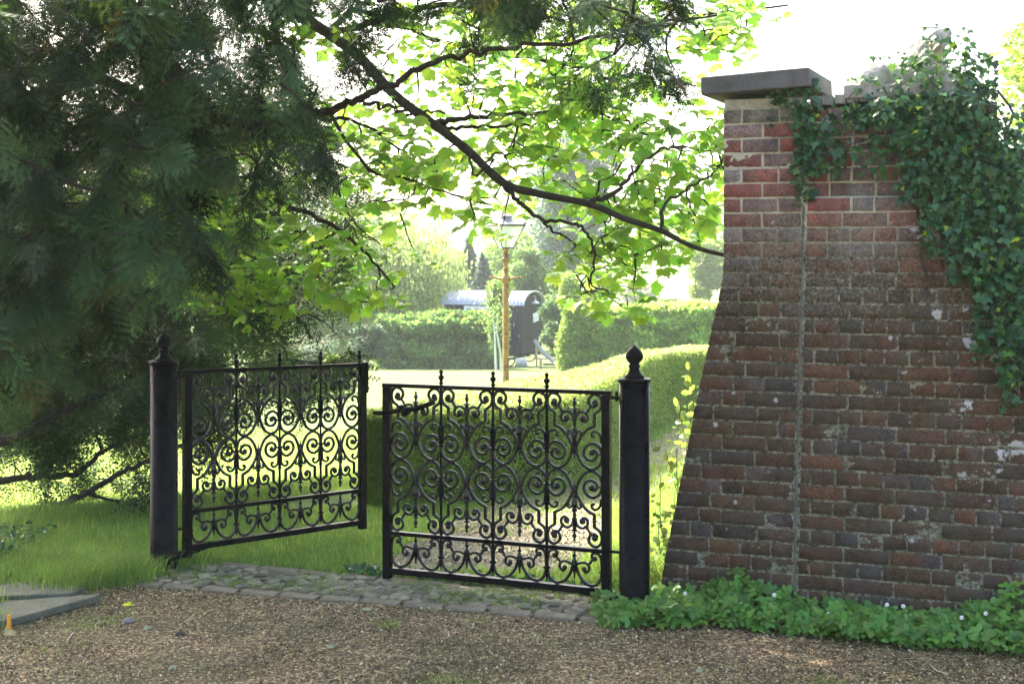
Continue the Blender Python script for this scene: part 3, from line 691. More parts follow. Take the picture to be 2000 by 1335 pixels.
    def cluster(p, d, n, R, sz):
        for _ in range(n):
            o = rng.normal(size=3)*R*np.array([1, 1, .55]); q = p+o*.6
            out = o+np.array([0, 0, -.35*R])+d*.25*R; out /= np.linalg.norm(out)+1e-9
            nn = np.array([0, -.35, 1.0])+rng.normal(size=3)*.42
            pos.append(q+out*R*.35); nz.append(nn); yy.append(out+rng.normal(size=3)*.3); sc.append(sz*(.55+.7*rng.rand()))
            g = .55+.75*rng.rand(); col.append((g*(.85+.4*rng.rand()), g, g*(.7+.6*rng.rand())))
            stems.add(np.array([p+rng.normal(size=3)*.004, p+rng.normal(size=3)*.004+.0015, q+out*R*.35]), [(0, 1, 2)])
    for ln in lines:
        d = ln[-1]-ln[-3]; cluster(ln[-1], d/np.linalg.norm(d), 5+rng.randint(4), .10, .084)
        if len(ln) > 6: cluster(ln[len(ln)//2], d/np.linalg.norm(d), 2+rng.randint(3), .09, .078)
    for ln in lu: cluster(ln[-1], np.array([1, 0, 0.]), 18, .24, .16)
    nz = np.array(nz); yv = np.array(yy); z = nz/np.linalg.norm(nz, axis=1)[:, None]; yv = yv-z*np.sum(yv*z, 1)[:, None]; yv /= np.linalg.norm(yv, axis=1)[:, None]
    R = np.stack([np.cross(yv, z), yv, z], -1)
    pos = np.array(pos); sc = np.array(sc); col = np.array(col); kk = rng.choice(4, len(pos), p=[.3, .35, .25, .1])
    for q in range(4): LV.inst(*MAPLES[q], pos[kk == q], R[kk == q], sc[kk == q], col[kk == q])
    for b, nm, mt in ((br, 'trunk', M_BARKD), (LV, 'leaves', M_SYC), (stems, 'leaf_stems', M_HORN)):
        b.v = [v-inv for v in b.v]; b.build(nm, mt, root, smooth=(nm == 'trunk'))
build_sycamore()

# ------------------------------------------------------------------ yews
YA = [  # near boughs, 100 px cells; from x=-100, y=-165
 "99999876554555431000",
 "99998765434545431000",
 "9999975420101232200",
 "9999864200001011000",
 "9999753100000000000",
 "9999531000000000000",
 "9885310000000000000",
 "7652000000000000000",
 "3210000000000000000"]
YB = [  # far yew and low boughs behind the gate, 100 px cells; from x=-100, y=150
 "00003551",
 "33325672",
 "66667872",
 "99998872",
 "99999873",
 "99999983",
 "77766410",
 "44330000",
 "11000000"]
def yew(name, label, base, rows, x0, y0, cell, dens, dr, limbs, trunk, protos, per, ssc, upper, extra_nodes=()):
    root = empty(name, base); tag(root, label, 'tree'); inv = np.array(root.location)
    br = MB(); nodes = []
    tp = smooth_pts(trunk, 5); br.tube(tp, np.linspace(.26, .14, len(tp)), 10); nodes += list(tp[len(tp)//2:])
    for q, a, c in limbs: limb(br, q, a, c, 7, nodes, .008)
    c = sample_map(rows, cell, x0, y0, dens); c = c[(c[:, 0] > x0+5) & (c[:, 0] < 1330)]
    dep = dr[0]+(dr[1]-dr[0])*rng.rand(len(c)); T = np.array([PX(a, b_, d) for (a, b_), d in zip(c, dep)])
    if len(upper): T = np.vstack([T, upper])
    lines = branch_net(nodes[::2], T, sag=-.04)
    for ln in lines: br.tube(ln, np.linspace(.0035+.0013*len(ln)**.5, .0018, len(ln)), 4, cap=False)
    LV = MB(); P = [[] for _ in protos]; D = [[] for _ in protos]; Z = [[] for _ in protos]; TN = [[] for _ in protos]
    for ln in lines:
        m = len(ln); tone = .35+1.3*rng.rand()**1.4; zb = np.array([0, -.3, 1.0])+rng.normal(size=3)*.35
        for _ in range(per):
            i = rng.randint(max(1, m-9), m); p = ln[i]+rng.normal(size=3)*.012
            d = (ln[i]-ln[i-1]); d /= np.linalg.norm(d)+1e-9; d = d*.8+rng.normal(size=3)*.42+np.array([0, 0, -.5])
            k = rng.randint(len(protos)); P[k].append(p); D[k].append(d); Z[k].append(zb+rng.normal(size=3)*.22); TN[k].append(tone)
    for k, (pv, pf, pc) in enumerate(protos):
        d = np.array(D[k]); d /= np.linalg.norm(d, axis=1)[:, None]; z = np.array(Z[k]); z -= d*np.sum(z*d, 1)[:, None]; z /= np.linalg.norm(z, axis=1)[:, None]
        R = np.stack([np.cross(d, z), d, z], -1); n = len(d); g = (.75+.5*rng.rand(n))*np.array(TN[k])
        col = np.column_stack([g*(.9+.3*rng.rand(n)), g, g*(.8+.4*rng.rand(n))]); old = rng.rand(n) < .018; col[old] = np.array([2.2, .9, .4])*.8
        LV.inst(pv, pf, np.array(P[k]), R, ssc*(.7+.6*rng.rand(n)), col, pc)
    br.v = [v-inv for v in br.v]; LV.v = [v-inv for v in LV.v]
    br.build('trunk', M_BARKD, root); LV.build('needles', M_YEW, root, smooth=False)
def yews():
    up = np.array([(-4.5+4.8*rng.rand(), 4.6+3.6*rng.rand(), 0) for _ in range(330)]); up[:, 2] = EYE+HZ/F*up[:, 1]+.1+1.7*rng.rand(len(up))  # unseen boughs overhead, added to shade the foreground
    yew('yew_tree', 'near dark yew whose drooping boughs fill the upper left corner', (-4.9, 6.2, G(-4.9, 6.2)), YA, -100, -165, 100, 1.35, (3.9, 6.4),
        [([(-500, 500, 5.6), (-150, 330, 5.2), (60, 200, 5.0), (200, 120, 4.9), (240, 30, 5.0), (260, -120, 5.2)], .06, .02),
         ([(-300, 400, 5.4), (50, 150, 5.0), (340, 210, 4.8), (450, 235, 4.8), (540, 245, 4.8), (640, 218, 4.8), (700, 195, 4.8), (770, 160, 4.75), (850, 125, 4.7), (960, 100, 4.7), (1100, 85, 4.6), (1250, 60, 4.6), (1400, 30, 4.6)], .026, .004),
         ([(700, 198, 4.8), (745, 208, 4.8), (800, 215, 4.85), (870, 222, 4.9)], .010, .004),
         ([(-200, -200, 5.4), (200, -90, 5.0), (500, -60, 4.9), (800, -60, 4.9), (1100, -30, 4.8), (1350, -40, 4.8)], .035, .008),
         ([(-400, 300, 5.6), (-50, 380, 5.3), (120, 400, 5.1), (260, 470, 5.0), (330, 560, 5.0)], .03, .006)],
        [(-4.9, 6.2, -.4), (-4.8, 6.1, 1.0), (-4.6, 5.9, 2.2), (-4.0, 5.6, 3.4)], YEWS, 12, .80, up)
    up = np.array([(-6.8+3.0*rng.rand(), 9.5+2.6*rng.rand(), 3.5+3.0*rng.rand()) for _ in range(90)])  # unseen upper crown, held left so sun still reaches the sycamore leaves
    yew('yew_tree', 'dark spreading yew with low bare boughs behind the left gate post', (-5.6, 9.8, G(-5.6, 9.8)), YB, -100, 150, 100, 2.2, (8.3, 11.6),
        [([(-300, 1060, 8.6), (-60, 1020, 8.4), (30, 1008, 8.3), (110, 990, 8.3), (170, 960, 8.3), (230, 925, 8.4), (290, 900, 8.5), (400, 850, 8.8)], .036, .010),
         ([(-300, 1000, 9.2), (0, 938, 9.0), (80, 930, 8.9), (150, 925, 8.9), (200, 880, 9.0), (260, 855, 9.1), (330, 830, 9.3), (420, 790, 9.5)], .030, .007),
         ([(-200, 960, 8.4), (0, 866, 8.4), (60, 840, 8.4), (120, 805, 8.5), (200, 770, 8.7), (290, 715, 9.0), (380, 665, 9.3), (460, 625, 9.6)], .046, .010),
         ([(200, 880, 9.0), (190, 820, 9.0), (240, 760, 9.1), (320, 730, 9.3)], .014, .005),
         ([(170, 960, 8.3), (250, 985, 8.4), (300, 960, 8.6), (340, 955, 8.8)], .012, .004),
         ([(-100, 700, 9.6), (150, 620, 9.6), (350, 560, 9.8), (480, 560, 10), (560, 600, 10.2), (610, 660, 10.4)], .05, .008),
         ([(-100, 500, 9.8), (200, 420, 9.8), (420, 380, 10), (520, 420, 10.2), (590, 520, 10.3)], .05, .008)],
        [(-5.6, 9.8, -.8), (-5.4, 9.8, .9), (-5.2, 9.8, 2.2), (-5.0, 9.9, 4.0)], YEWL, 11, 1.25, up)
yews()

# ------------------------------------------------------------------ ivy, shrubs and ground cover by the wall
IV = ["00000001200", "00000004510", "00000356740", "16723578861", "03859999984", "00853699997", "00853479999", "00521169999", "00000028999", "00000005999", "00000001799", "00000000189", "00000000079", "00000000059", "00000000028", "00000000004"]
def build_ivy():
    root = empty('ivy', tuple(Wp(px_t(1900), 0, 0))); tag(root, 'dark green ivy tumbling over the wall top and down its right side', 'ivy'); inv = np.array(root.location)
    c = sample_map([''.join(str(round(int(q)**2/9)) for q in row) for row in IV], 50, 1450, 0, 12.5)
    ext = np.column_stack([2000+140*rng.rand(900), 200+640*rng.rand(900)]); c = np.vstack([c, ext])
    t, h = px_th(c[:, 0], c[:, 1]); n = len(t); bulge = np.where(c[:, 0] > 1700, .02+.10*fbm(t*4, h*4, 71), .02)+.035*rng.rand(n)
    above = h > top_h(t)
    d = np.where(above, -.08+.12*rng.rand(n), bulge*(.3+rng.rand(n)*.9)); d = np.where(above & (c[:, 0] < 1640), .03+.03*rng.rand(n), d)
    # the overhang: plane position shifts when pushed out, so project again at that depth
    P = Wp(t, h, d)
    nrm = np.tile(np.append(WN, .5), (n, 1))+rng.normal(size=(n, 3))*.75; nrm[above] += np.array([0, 0, .3])
    z = nrm/np.linalg.norm(nrm, axis=1)[:, None]; yv = np.array([0, 0, -1.0])+rng.normal(size=(n, 3))*.55; yv -= z*np.sum(yv*z, 1)[:, None]; yv /= np.linalg.norm(yv, axis=1)[:, None]
    R = np.stack([np.cross(yv, z), yv, z], -1); g = .45+1.1*rng.rand(n)
    col = np.column_stack([g*(.85+.4*rng.rand(n)), g, g*(.8+.5*rng.rand(n))])
    young = rng.rand(n) < .12; col[young] *= np.array([1.8, 1.45, .8]); yl = rng.rand(n) < .010; col[yl] = np.array([9.0, 3.9, .5])
    b = MB(); b.v = []; b.inst(*IVYL, P-inv, R, .019+.030*rng.rand(n)**1.6, col); b.build('leaves', M_IVY, root, smooth=False)
    s = MB()
    for _ in range(70):
        k = rng.randint(n); p = P[k]; q = [p]
        for j in range(7): p = p+np.append(WU, 0)*rng.normal()*.02+np.array([0, 0, -.035*rng.rand()-.01]); q.append(p)
        s.tube(np.array(q)-inv+np.append(WN, 0)*.012, .0018, 4)
    for a in (1560, 1600, 1680, 1760, 1840, 1900, 1950):
        q = [Wp(px_t(a+rng.normal()*8+k*6), 2.5-k*.11, .012) for k in range(1 if a < 1700 else 9)]
        if len(q) > 2: s.tube(smooth_pts(np.array(q), 3)-inv, .006, 5)
    s.build('stems', M_BARK, root)
build_ivy()

def leafy(name, label, cat, pts, base, proto, mt, size, col=(1, 1, 1), stems=None, group=None, nz=(0, -.3, 1), jit=.6, stem_mat=None):
    root = empty(name, tuple(base)); tag(root, label, cat, group); inv = np.array(base); n = len(pts)
    z = np.array(nz)+rng.normal(size=(n, 3))*jit; z /= np.linalg.norm(z, axis=1)[:, None]; yv = rng.normal(size=(n, 3))+np.array([0, -.3, -.2]); yv -= z*np.sum(yv*z, 1)[:, None]; yv /= np.linalg.norm(yv, axis=1)[:, None]
    R = np.stack([np.cross(yv, z), yv, z], -1); g = .7+.6*rng.rand(n); c = np.column_stack([g*(.85+.3*rng.rand(n)), g, g*(.8+.4*rng.rand(n))])*np.array(col)
    b = MB(); b.inst(*proto, np.asarray(pts)-inv, R, size*(.6+.8*rng.rand(n)), c); b.build('leaves', mt, root, smooth=False)
    if stems:
        s = MB()
        for q, a, c_ in stems: q = np.asarray(q)-inv; s.tube(q, np.linspace(a, c_, len(q)), 5)
        s.build('stems', stem_mat or M_BARK, root)
    return root
def wall_plants():
    # shrub behind and beside the right end of the wall
    P = []; st = []
    base = np.array([2.95, 6.6, G(2.95, 6.6)])
    for _ in range(46):
        tip = PX(1955+170*rng.rand(), 300+480*rng.rand()**.9, 5.75+.9*rng.rand()); q = smooth_pts([base+rng.normal(size=3)*.05*np.array([1, 1, 0]), (base+tip)/2+np.array([.15, .1, .1])+rng.normal(size=3)*.08, tip], 5)
        st.append((q, .008, .002))
        for k in range(26): i = rng.randint(len(q)//3, len(q)); P.append(q[i]+rng.normal(size=3)*.06)
    leafy('laurel_shrub', 'glossy laurel shrub growing up behind the ivy at the right edge', 'shrub', P, base, OVAL, M_IVY, .075, (1.5, 1.25, 1.0), st)
    # spindly plants between hedge and wall foot
    for nm, lb, ctr, tops, sz, mtc in (('leafy_shrub', 'spindly upright shrub with long pale leaves beside the buttress', PX(1335, 960, 8.4), [(1340, 715), (1352, 740), (1330, 770), (1362, 760), (1325, 800), (1345, 830)], .055, (1.0, .9, .6)),
                              ('rose_bush', 'straggly low rose bush with reddish shoots at the foot of the buttress', PX(1315, 1130, 6.55), [(1300, 880), (1290, 935), (1318, 960), (1285, 1000), (1300, 1030), (1278, 1070), (1305, 1080)], .04, (.8, .7, .55))):
        base = ctr.copy(); base[2] = G(base[0], base[1]); P = []; st = []
        for (a, b_) in tops:
            tip = PX(a, b_, ctr[1]+.1*rng.normal()); q = smooth_pts([base+rng.normal(size=3)*.03*np.array([1, 1, 0]), (base+tip)/2+rng.normal(size=3)*.03, tip], 5); st.append((q, .004, .0015))
            for k in range(16): P.append(q[rng.randint(3, len(q))]+rng.normal(size=3)*.03)
        leafy(nm, lb, 'shrub', P, base, OVAL, M_HORN, sz, mtc, st, nz=(0, -.8, .7))
    # wild strawberry along the foot of the wall
    n = 2300; tt = -.25+2.6*rng.rand(n); dd = rng.rand(n)**.8; wdt = .30+.16*(fbm(tt*2.5, tt*0, 81)-.3)+.05*S(.9, 2.2, tt)
    d = .03+wdt*dd; hgt = (.025+.075*fbm(tt*2.1+4, d*3, 82))*(1-.55*dd)+.16*S(1.25, 1.75, tt)*(1-dd)*S(.35, .6, fbm(tt*3, d*0, 84))+.05*rng.rand(n)
    hgt = hgt+.10*np.exp(-((tt-.42)/.13)**2)*(1-dd)
    ok = ~((tt < -.05) & (rng.rand(n) < .4)); tt, d, hgt, dd = tt[ok], d[ok], hgt[ok], dd[ok]; n = len(tt)
    P = Wp(tt, 0, d); P[:, 2] = ground(P[:, 0], P[:, 1])+hgt
    # the patch swings round in front of the gate post
    m = 330; ex = np.column_stack([.42+.45*rng.rand(m), 5.72+.22*rng.rand(m), np.zeros(m)]); ex[:, 1] += (.6-ex[:, 0])*.1; ex[:, 2] = ground(ex[:, 0], ex[:, 1])+.02+.09*rng.rand(m)*S(.4, .7, ex[:, 0]); ex = ex[np.hypot(ex[:, 0]-.597, ex[:, 1]-6.0) > .11]; P = np.vstack([P, ex]); n = len(P)
    z = np.array([0, -.55, 1.0])+rng.normal(size=(n, 3))*.38; z /= np.linalg.norm(z, axis=1)[:, None]; yv = rng.normal(size=(n, 3))+np.array([0, -.5, 0]); yv -= z*np.sum(yv*z, 1)[:, None]; yv /= np.linalg.norm(yv, axis=1)[:, None]
    R = np.stack([np.cross(yv, z), yv, z], -1); g = .55+.75*rng.rand(n); col = np.column_stack([g*(.8+.5*rng.rand(n)), g, g*(.7+.5*rng.rand(n))])
    b = MB(); b.inst(*TRIF, P, R, .026+.024*rng.rand(n), col)
    for k in range(0, n, 2):
        q = P[k]; b.add(np.array([(q[0], q[1]+.02, G(q[0], q[1])), (q[0]+.0025, q[1]+.02, G(q[0], q[1])), q]), [(0, 1, 2)], (.9, .8, .6))
    o = b.build('strawberry_plants', M_STRAW, smooth=False); tag(o, 'low green wild strawberry plants spreading along the foot of the brick wall', 'ground cover', kind='stuff')
    fm = simple('white_petal', (.8, .8, .76), .6); ym = simple('flower_centre', (.6, .45, .05), .6)
    spots = [(1338, 1158), (1512, 1152), (1480, 1203), (1448, 1178), (1395, 1210), (1618, 1198), (1636, 1219), (1732, 1158), (1764, 1152), (1925, 1142), (1878, 1205)]
    proto = None
    for a, b_ in spots:
        t = float(px_t(a)); yb = t_y(t)-.22; p = PX(a, b_, yb); p[2] = min(max(p[2], G(p[0], p[1])+.05), G(p[0], p[1])+.15)
        if proto is None:
            proto = empty('strawberry_flower', tuple(p)); tag(proto, 'tiny white five-petalled flower among the strawberry leaves', 'flower', 'white strawberry flowers')
            q = MB(); a5 = np.arange(5)*2*math.pi/5
            pts = np.stack([np.cos(a5)*.0055, 0*a5-.002, np.sin(a5)*.0055], -1)
            for v in pts: q.ball(v, .0050, 6, sc=(1, .35, 1))
            for vv in range(5): q.v[vv] = q.v[vv]*1.0
            q.build('petals', fm, proto); y_ = MB(); y_.ball((0, -.004, 0), .0028, 6); y_.build('flower_centre', ym, proto)
            st_ = MB(); st_.tube([(0, .002, 0), (0, .012, -.03), (0, .012, -.07)], .0009, 4); st_.build('stem', M_STRAW, proto)
        else:
            o = copy_tree(proto); o.location = tuple(p)
wall_plants()

# ------------------------------------------------------------------ gate posts
M_POST = M_IRON
def make_post(loc, h, label, tip):
    root = empty('gate_post', loc); tag(root, label, 'gate post', 'round iron gate posts')
    s = MB(); s.lathe([(.0745, -.2), (.0745, h-.012), (.0745, h-.012)], 40); s.build('shaft', M_POST, root)
    c = MB(); c.lathe([(.0, h-.014), (.079, h-.014), (.083, h-.008), (.083, h-.001), (.079, h+.004), (.0, h+.004)], 40); c.build('cap', M_POST, root)
    f = MB(); k = (tip-h)
    prof = [(.001, 0), (.050, .0), (.050, .010), (.044, .018), (.033, .028), (.026, .042), (.024, .052), (.030, .060), (.030, .066), (.022, .072), (.026, .080), (.038, .092), (.045, .106), (.044, .120), (.036, .138), (.022, .153), (.008, .165), (.001, .172)]
    f.lathe([(a*.98, h+.004+b*k/.172) for a, b in prof], 28); f.build('finial', M_IRON, root)
    return root
make_post((.5975, 6.0, G(.5975, 6.0)), 1.135, 'right-hand black iron gate post with pointed bulb finial, next to the brick buttress', 1.300)
make_post((-1.92, 6.78, G(-1.92, 6.78)), 1.150, 'left-hand black iron gate post with pointed bulb finial, in front of the yew', 1.305)

# ------------------------------------------------------------------ gates
def gate(name, label, hinge, free, z_h, z_f, bars_at, latch, flip):
    """local x runs from the hinge stile to the free stile; scrollwork is drawn in millimetres from the top rail"""
    H = np.array([*hinge, 0]); Fr = np.array([*free, 0]); W = np.linalg.norm(Fr-H); ang = math.atan2(Fr[1]-H[1], Fr[0]-H[0])
    root = empty(name, (hinge[0], hinge[1], 0), ang); tag(root, label, 'gate', 'pair of ornamental iron gates')
    tp = z_h; sl = (z_f-z_h)/W; HT = 1.0; K = HT/1.03/1000.
    st = .042; bay = (W-2*st)/4
    def pt(x, Y, y=0): return np.array([x, y, tp+sl*x-Y*K])
    def bar(b, x0, Y0, x1, Y1, dy, y0=0, bev=.002):
        v = [pt(x0, Y1, y0-dy), pt(x1, Y1, y0-dy), pt(x1, Y1, y0+dy), pt(x0, Y1, y0+dy), pt(x0, Y0, y0-dy), pt(x1, Y0, y0-dy), pt(x1, Y0, y0+dy), pt(x0, Y0, y0+dy)]
        b.add(np.array(v), [(0,3,2,1),(4,5,6,7),(0,1,5,4),(1,2,6,5),(2,3,7,6),(3,0,4,7)]); return b
    fr = root
    b = MB(); bar(b, -.006, 0, W+.004, 20, .016); b.build('top_rail', M_IRON, fr, smooth=False)
    b = MB(); bar(b, st, 803, W-st, 823, .013); b.build('middle_rail', M_IRON, fr, smooth=False)
    b = MB(); bar(b, -.002, 1002, W-.002, 1034, .016); 
    if not flip: pass
    v0 = np.array([pt(-.04, 1075, -.012), pt(.16, 1034, -.012), pt(.16, 1034, .012), pt(-.04, 1075, .012), pt(-.04, 1030, -.012), pt(.16, 1030, -.012), pt(.16, 1030, .012), pt(-.04, 1030, .012)])
    b.add(v0, [(0,3,2,1),(4,5,6,7),(0,1,5,4),(1,2,6,5),(2,3,7,6),(3,0,4,7)]); b.build('bottom_rail', M_IRON, fr, smooth=False)
    b = MB(); bar(b, 0, 20.5, st, 1070, .019); b.build('hinge_stile', M_IRON, fr, smooth=False)
    b = MB(); bar(b, W-st, 20.5, W, 1062, .019); 
    if flip: bar(b, W-.012, -6, W+.010, 190, .024)
    b.build('latch_stile', M_IRON, fr, smooth=False)
    # finials
    def fin(x, y=0):
        f = MB(); o = pt(x, 0, y)
        f.lathe([(.008, -.002), (.008, .006), (.013, .008), (.013, .012), (.007, .018), (.009, .026), (.0155, .036), (.0155, .043), (.009, .052), (.006, .056), (.009, .060), (.0115, .067), (.0095, .075), (.001, .081)], 12, o)
        return f
    for i in bars_at: fin(st+bay*i).build('finial', M_IRON, fr)
    P1 = [(39, 62), (29, 74), (48, 86), (68, 72), (72, 46), (54, 26), (29, 22), (9, 39), (4, 66), (13, 98), (44, 122)]
    P1b = [(43, 118), (43, 188)]
    P1c = [(43, 184), (79, 201), (108, 232), (129, 268), (139, 297), (129, 338), (103, 382), (62, 404), (25, 391), (5, 359), (3, 322), (18, 287), (50, 270), (83, 284), (99, 316), (87, 347), (58, 357), (34, 344), (30, 320), (44, 306), (56, 312)]
    P2 = [(144, 158), (136, 126), (112, 110), (87, 120), (77, 142), (88, 161), (107, 160), (107, 145)]
    P3 = [(146, 250), (136, 222), (124, 211), (114, 216), (114, 227), (120, 229)]
    P4 = [(6, 268), (12, 232), (26, 214), (44, 210), (57, 222), (55, 236), (46, 236)]
    P5 = [(41, 855), (55, 851), (54, 834), (34, 827), (11, 842), (4, 885), (5, 940), (24, 980), (58, 994), (98, 978), (128, 938), (142, 888)]
    P6 = [(141, 896), (118, 884), (92, 881), (73, 895), (72, 917), (90, 930), (98, 916)]
    def half(b, xb, sgn, bx):
        """xb: x of the bar; sgn: which way the half-bay opens; bx: half bay width"""
        sx = bx/.149/1000.
        def put(pts, r, taper=True, k=4, mir=False, lo=False):
            q = np.array([pt(xb+sgn*a*sx, (816-Y) if mir else Y) for a, Y in pts]); q = smooth_pts(q, k) if len(q) > 2 else q
            rr = np.full(len(q), r)
            b.tube(q, rr, 6)
        for mir in (False, True):
            f = (lambda Y: 816-Y) if mir else (lambda Y: Y)
            put(P1, .0080, mir=mir); put(P1b, .0090, mir=mir); put(P1c, .0082, mir=mir); put(P2, .0072, mir=mir); put(P3, .0062, mir=mir); put(P4, .0068, mir=mir)
            for (a, Y, r) in ((41, 64, .0165), (107, 146, .0165), (57, 318, .016), (47, 235, .0075), (120, 227, .006), (81, 111, .0088), (74, 100, .0082), (67, 90, .0075)):
                b.ball(pt(xb+sgn*a*sx, f(Y)), r, 8, sc=(1, .8, 1))
            # small lugs where the ring meets the bar
            b.tube([pt(xb+sgn*.004, f(325)), pt(xb+sgn*.022, f(325))], [.007, .0045], 6)
        put(P5, .0080); put(P6, .0072)
        for (a, Y, r) in ((41, 856, .0135), (97, 914, .0135), (56, 866, .0085), (63, 876, .0085), (71, 886, .0078)): b.ball(pt(xb+sgn*a*sx, Y), r, 8, sc=(1, .8, 1))
        b.tube([pt(xb+sgn*.004, 922), pt(xb+sgn*.020, 922)], [.006, .0035], 6)
    for i in range(4):
        b = MB(); x0 = st+bay*i; x1 = x0+bay; xc = (x0+x1)/2
        half(b, x0, 1, bay/2); half(b, x1, -1, bay/2)
        # the centre stem of the bay
        def stem(prof):
            for (Ya, ra), (Yb, rb) in zip(prof[:-1], prof[1:]): b.tube([pt(xc, Ya), pt(xc, Yb)], [ra, rb], 8, cap=False)
        up = [(40, .002), (42, .007), (52, .007), (56, .004), (60, .009), (70, .012), (80, .006), (90, .005), (94, .016), (101, .016), (104, .008), (112, .013), (118, .009), (150, .010), (190, .008), (196, .014), (204, .015), (212, .010), (232, .016), (262, .011), (288, .009), (292, .018), (300, .018), (304, .009), (340, .004), (356, .002)]
        stem(up); stem([(816-a, r) for a, r in up])
        stem([(823, .005), (840, .006), (848, .013), (856, .006), (866, .009), (878, .015), (894, .016), (905, .012), (930, .008), (968, .003)])
        b.build('scroll_panel', M_SCROLL, fr)
    for i in range(5):
        x = st+bay*i
        edge = i in (0, 4)
        b = MB()
        prof = [(20, .008), (190, .007), (196, .011), (204, .011), (208, .008), (226, .012), (236, .017), (262, .016), (296, .012), (318, .010), (321, .018), (329, .018), (332, .009), (345, .007), (408, .006)]
        if not edge:
            full = prof+[(816-a, r) for a, r in prof[::-1]]+[(908, .008), (912, .010), (916, .017), (926, .017), (930, .009), (975, .005), (990, .001)]
            for (Ya, ra), (Yb, rb) in zip(full[:-1], full[1:]):
                if abs(Ya-Yb) < .01: continue
                b.tube([pt(x, Ya), pt(x, Yb)], [ra, rb], 8, cap=False)
            b.build('upright', M_IRON, fr)
    # hinges
    for Y in (26, 905 if flip else 812, 1050):
        b = MB()
        if Y == 26:
            b.tube([pt(.01, Y+8), pt(-.045, Y+8)], .0085, 8); b.tube([pt(-.03, Y-26), pt(-.03, Y+26)], .008, 8)
        elif Y == 1050: b.bbox(pt(-.058, Y+18)-np.array([0, .016, 0]), pt(.0, Y-18)+np.array([0, .016, 0]), .003)
        else: b.tube([pt(.0, Y), pt(-.05, Y)], .0075, 8)
        b.build('hinge', M_IRON, fr)
    if latch:
        b = MB(); q = [pt(W+.045, 160, .03), pt(W-.02, 160, .03), pt(W-.14, 135, .03), pt(W-.21, 128, .03), pt(W-.31, 90, .03)]
        b.tube(np.array(q), [.011, .012, .013, .014, .013], 8); b.ball(pt(W-.14, 150, .03), .024, 10); b.ball(pt(W-.12, 125, .03), .016, 8); b.build('latch', M_IRON, fr)
    return root
gate('ornamental_gate', 'right-hand scrolled black iron gate swung open in front of the box hedge', (.485, 6.035), (-.679, 6.52), 1.074, 1.060, (1, 2, 3), True, False)
gate('ornamental_gate', 'left-hand scrolled black iron gate swung back over the long grass', (-1.822, 6.82), (-.917, 7.665), 1.100, 1.063, (1, 2, 3, 4), False, True)

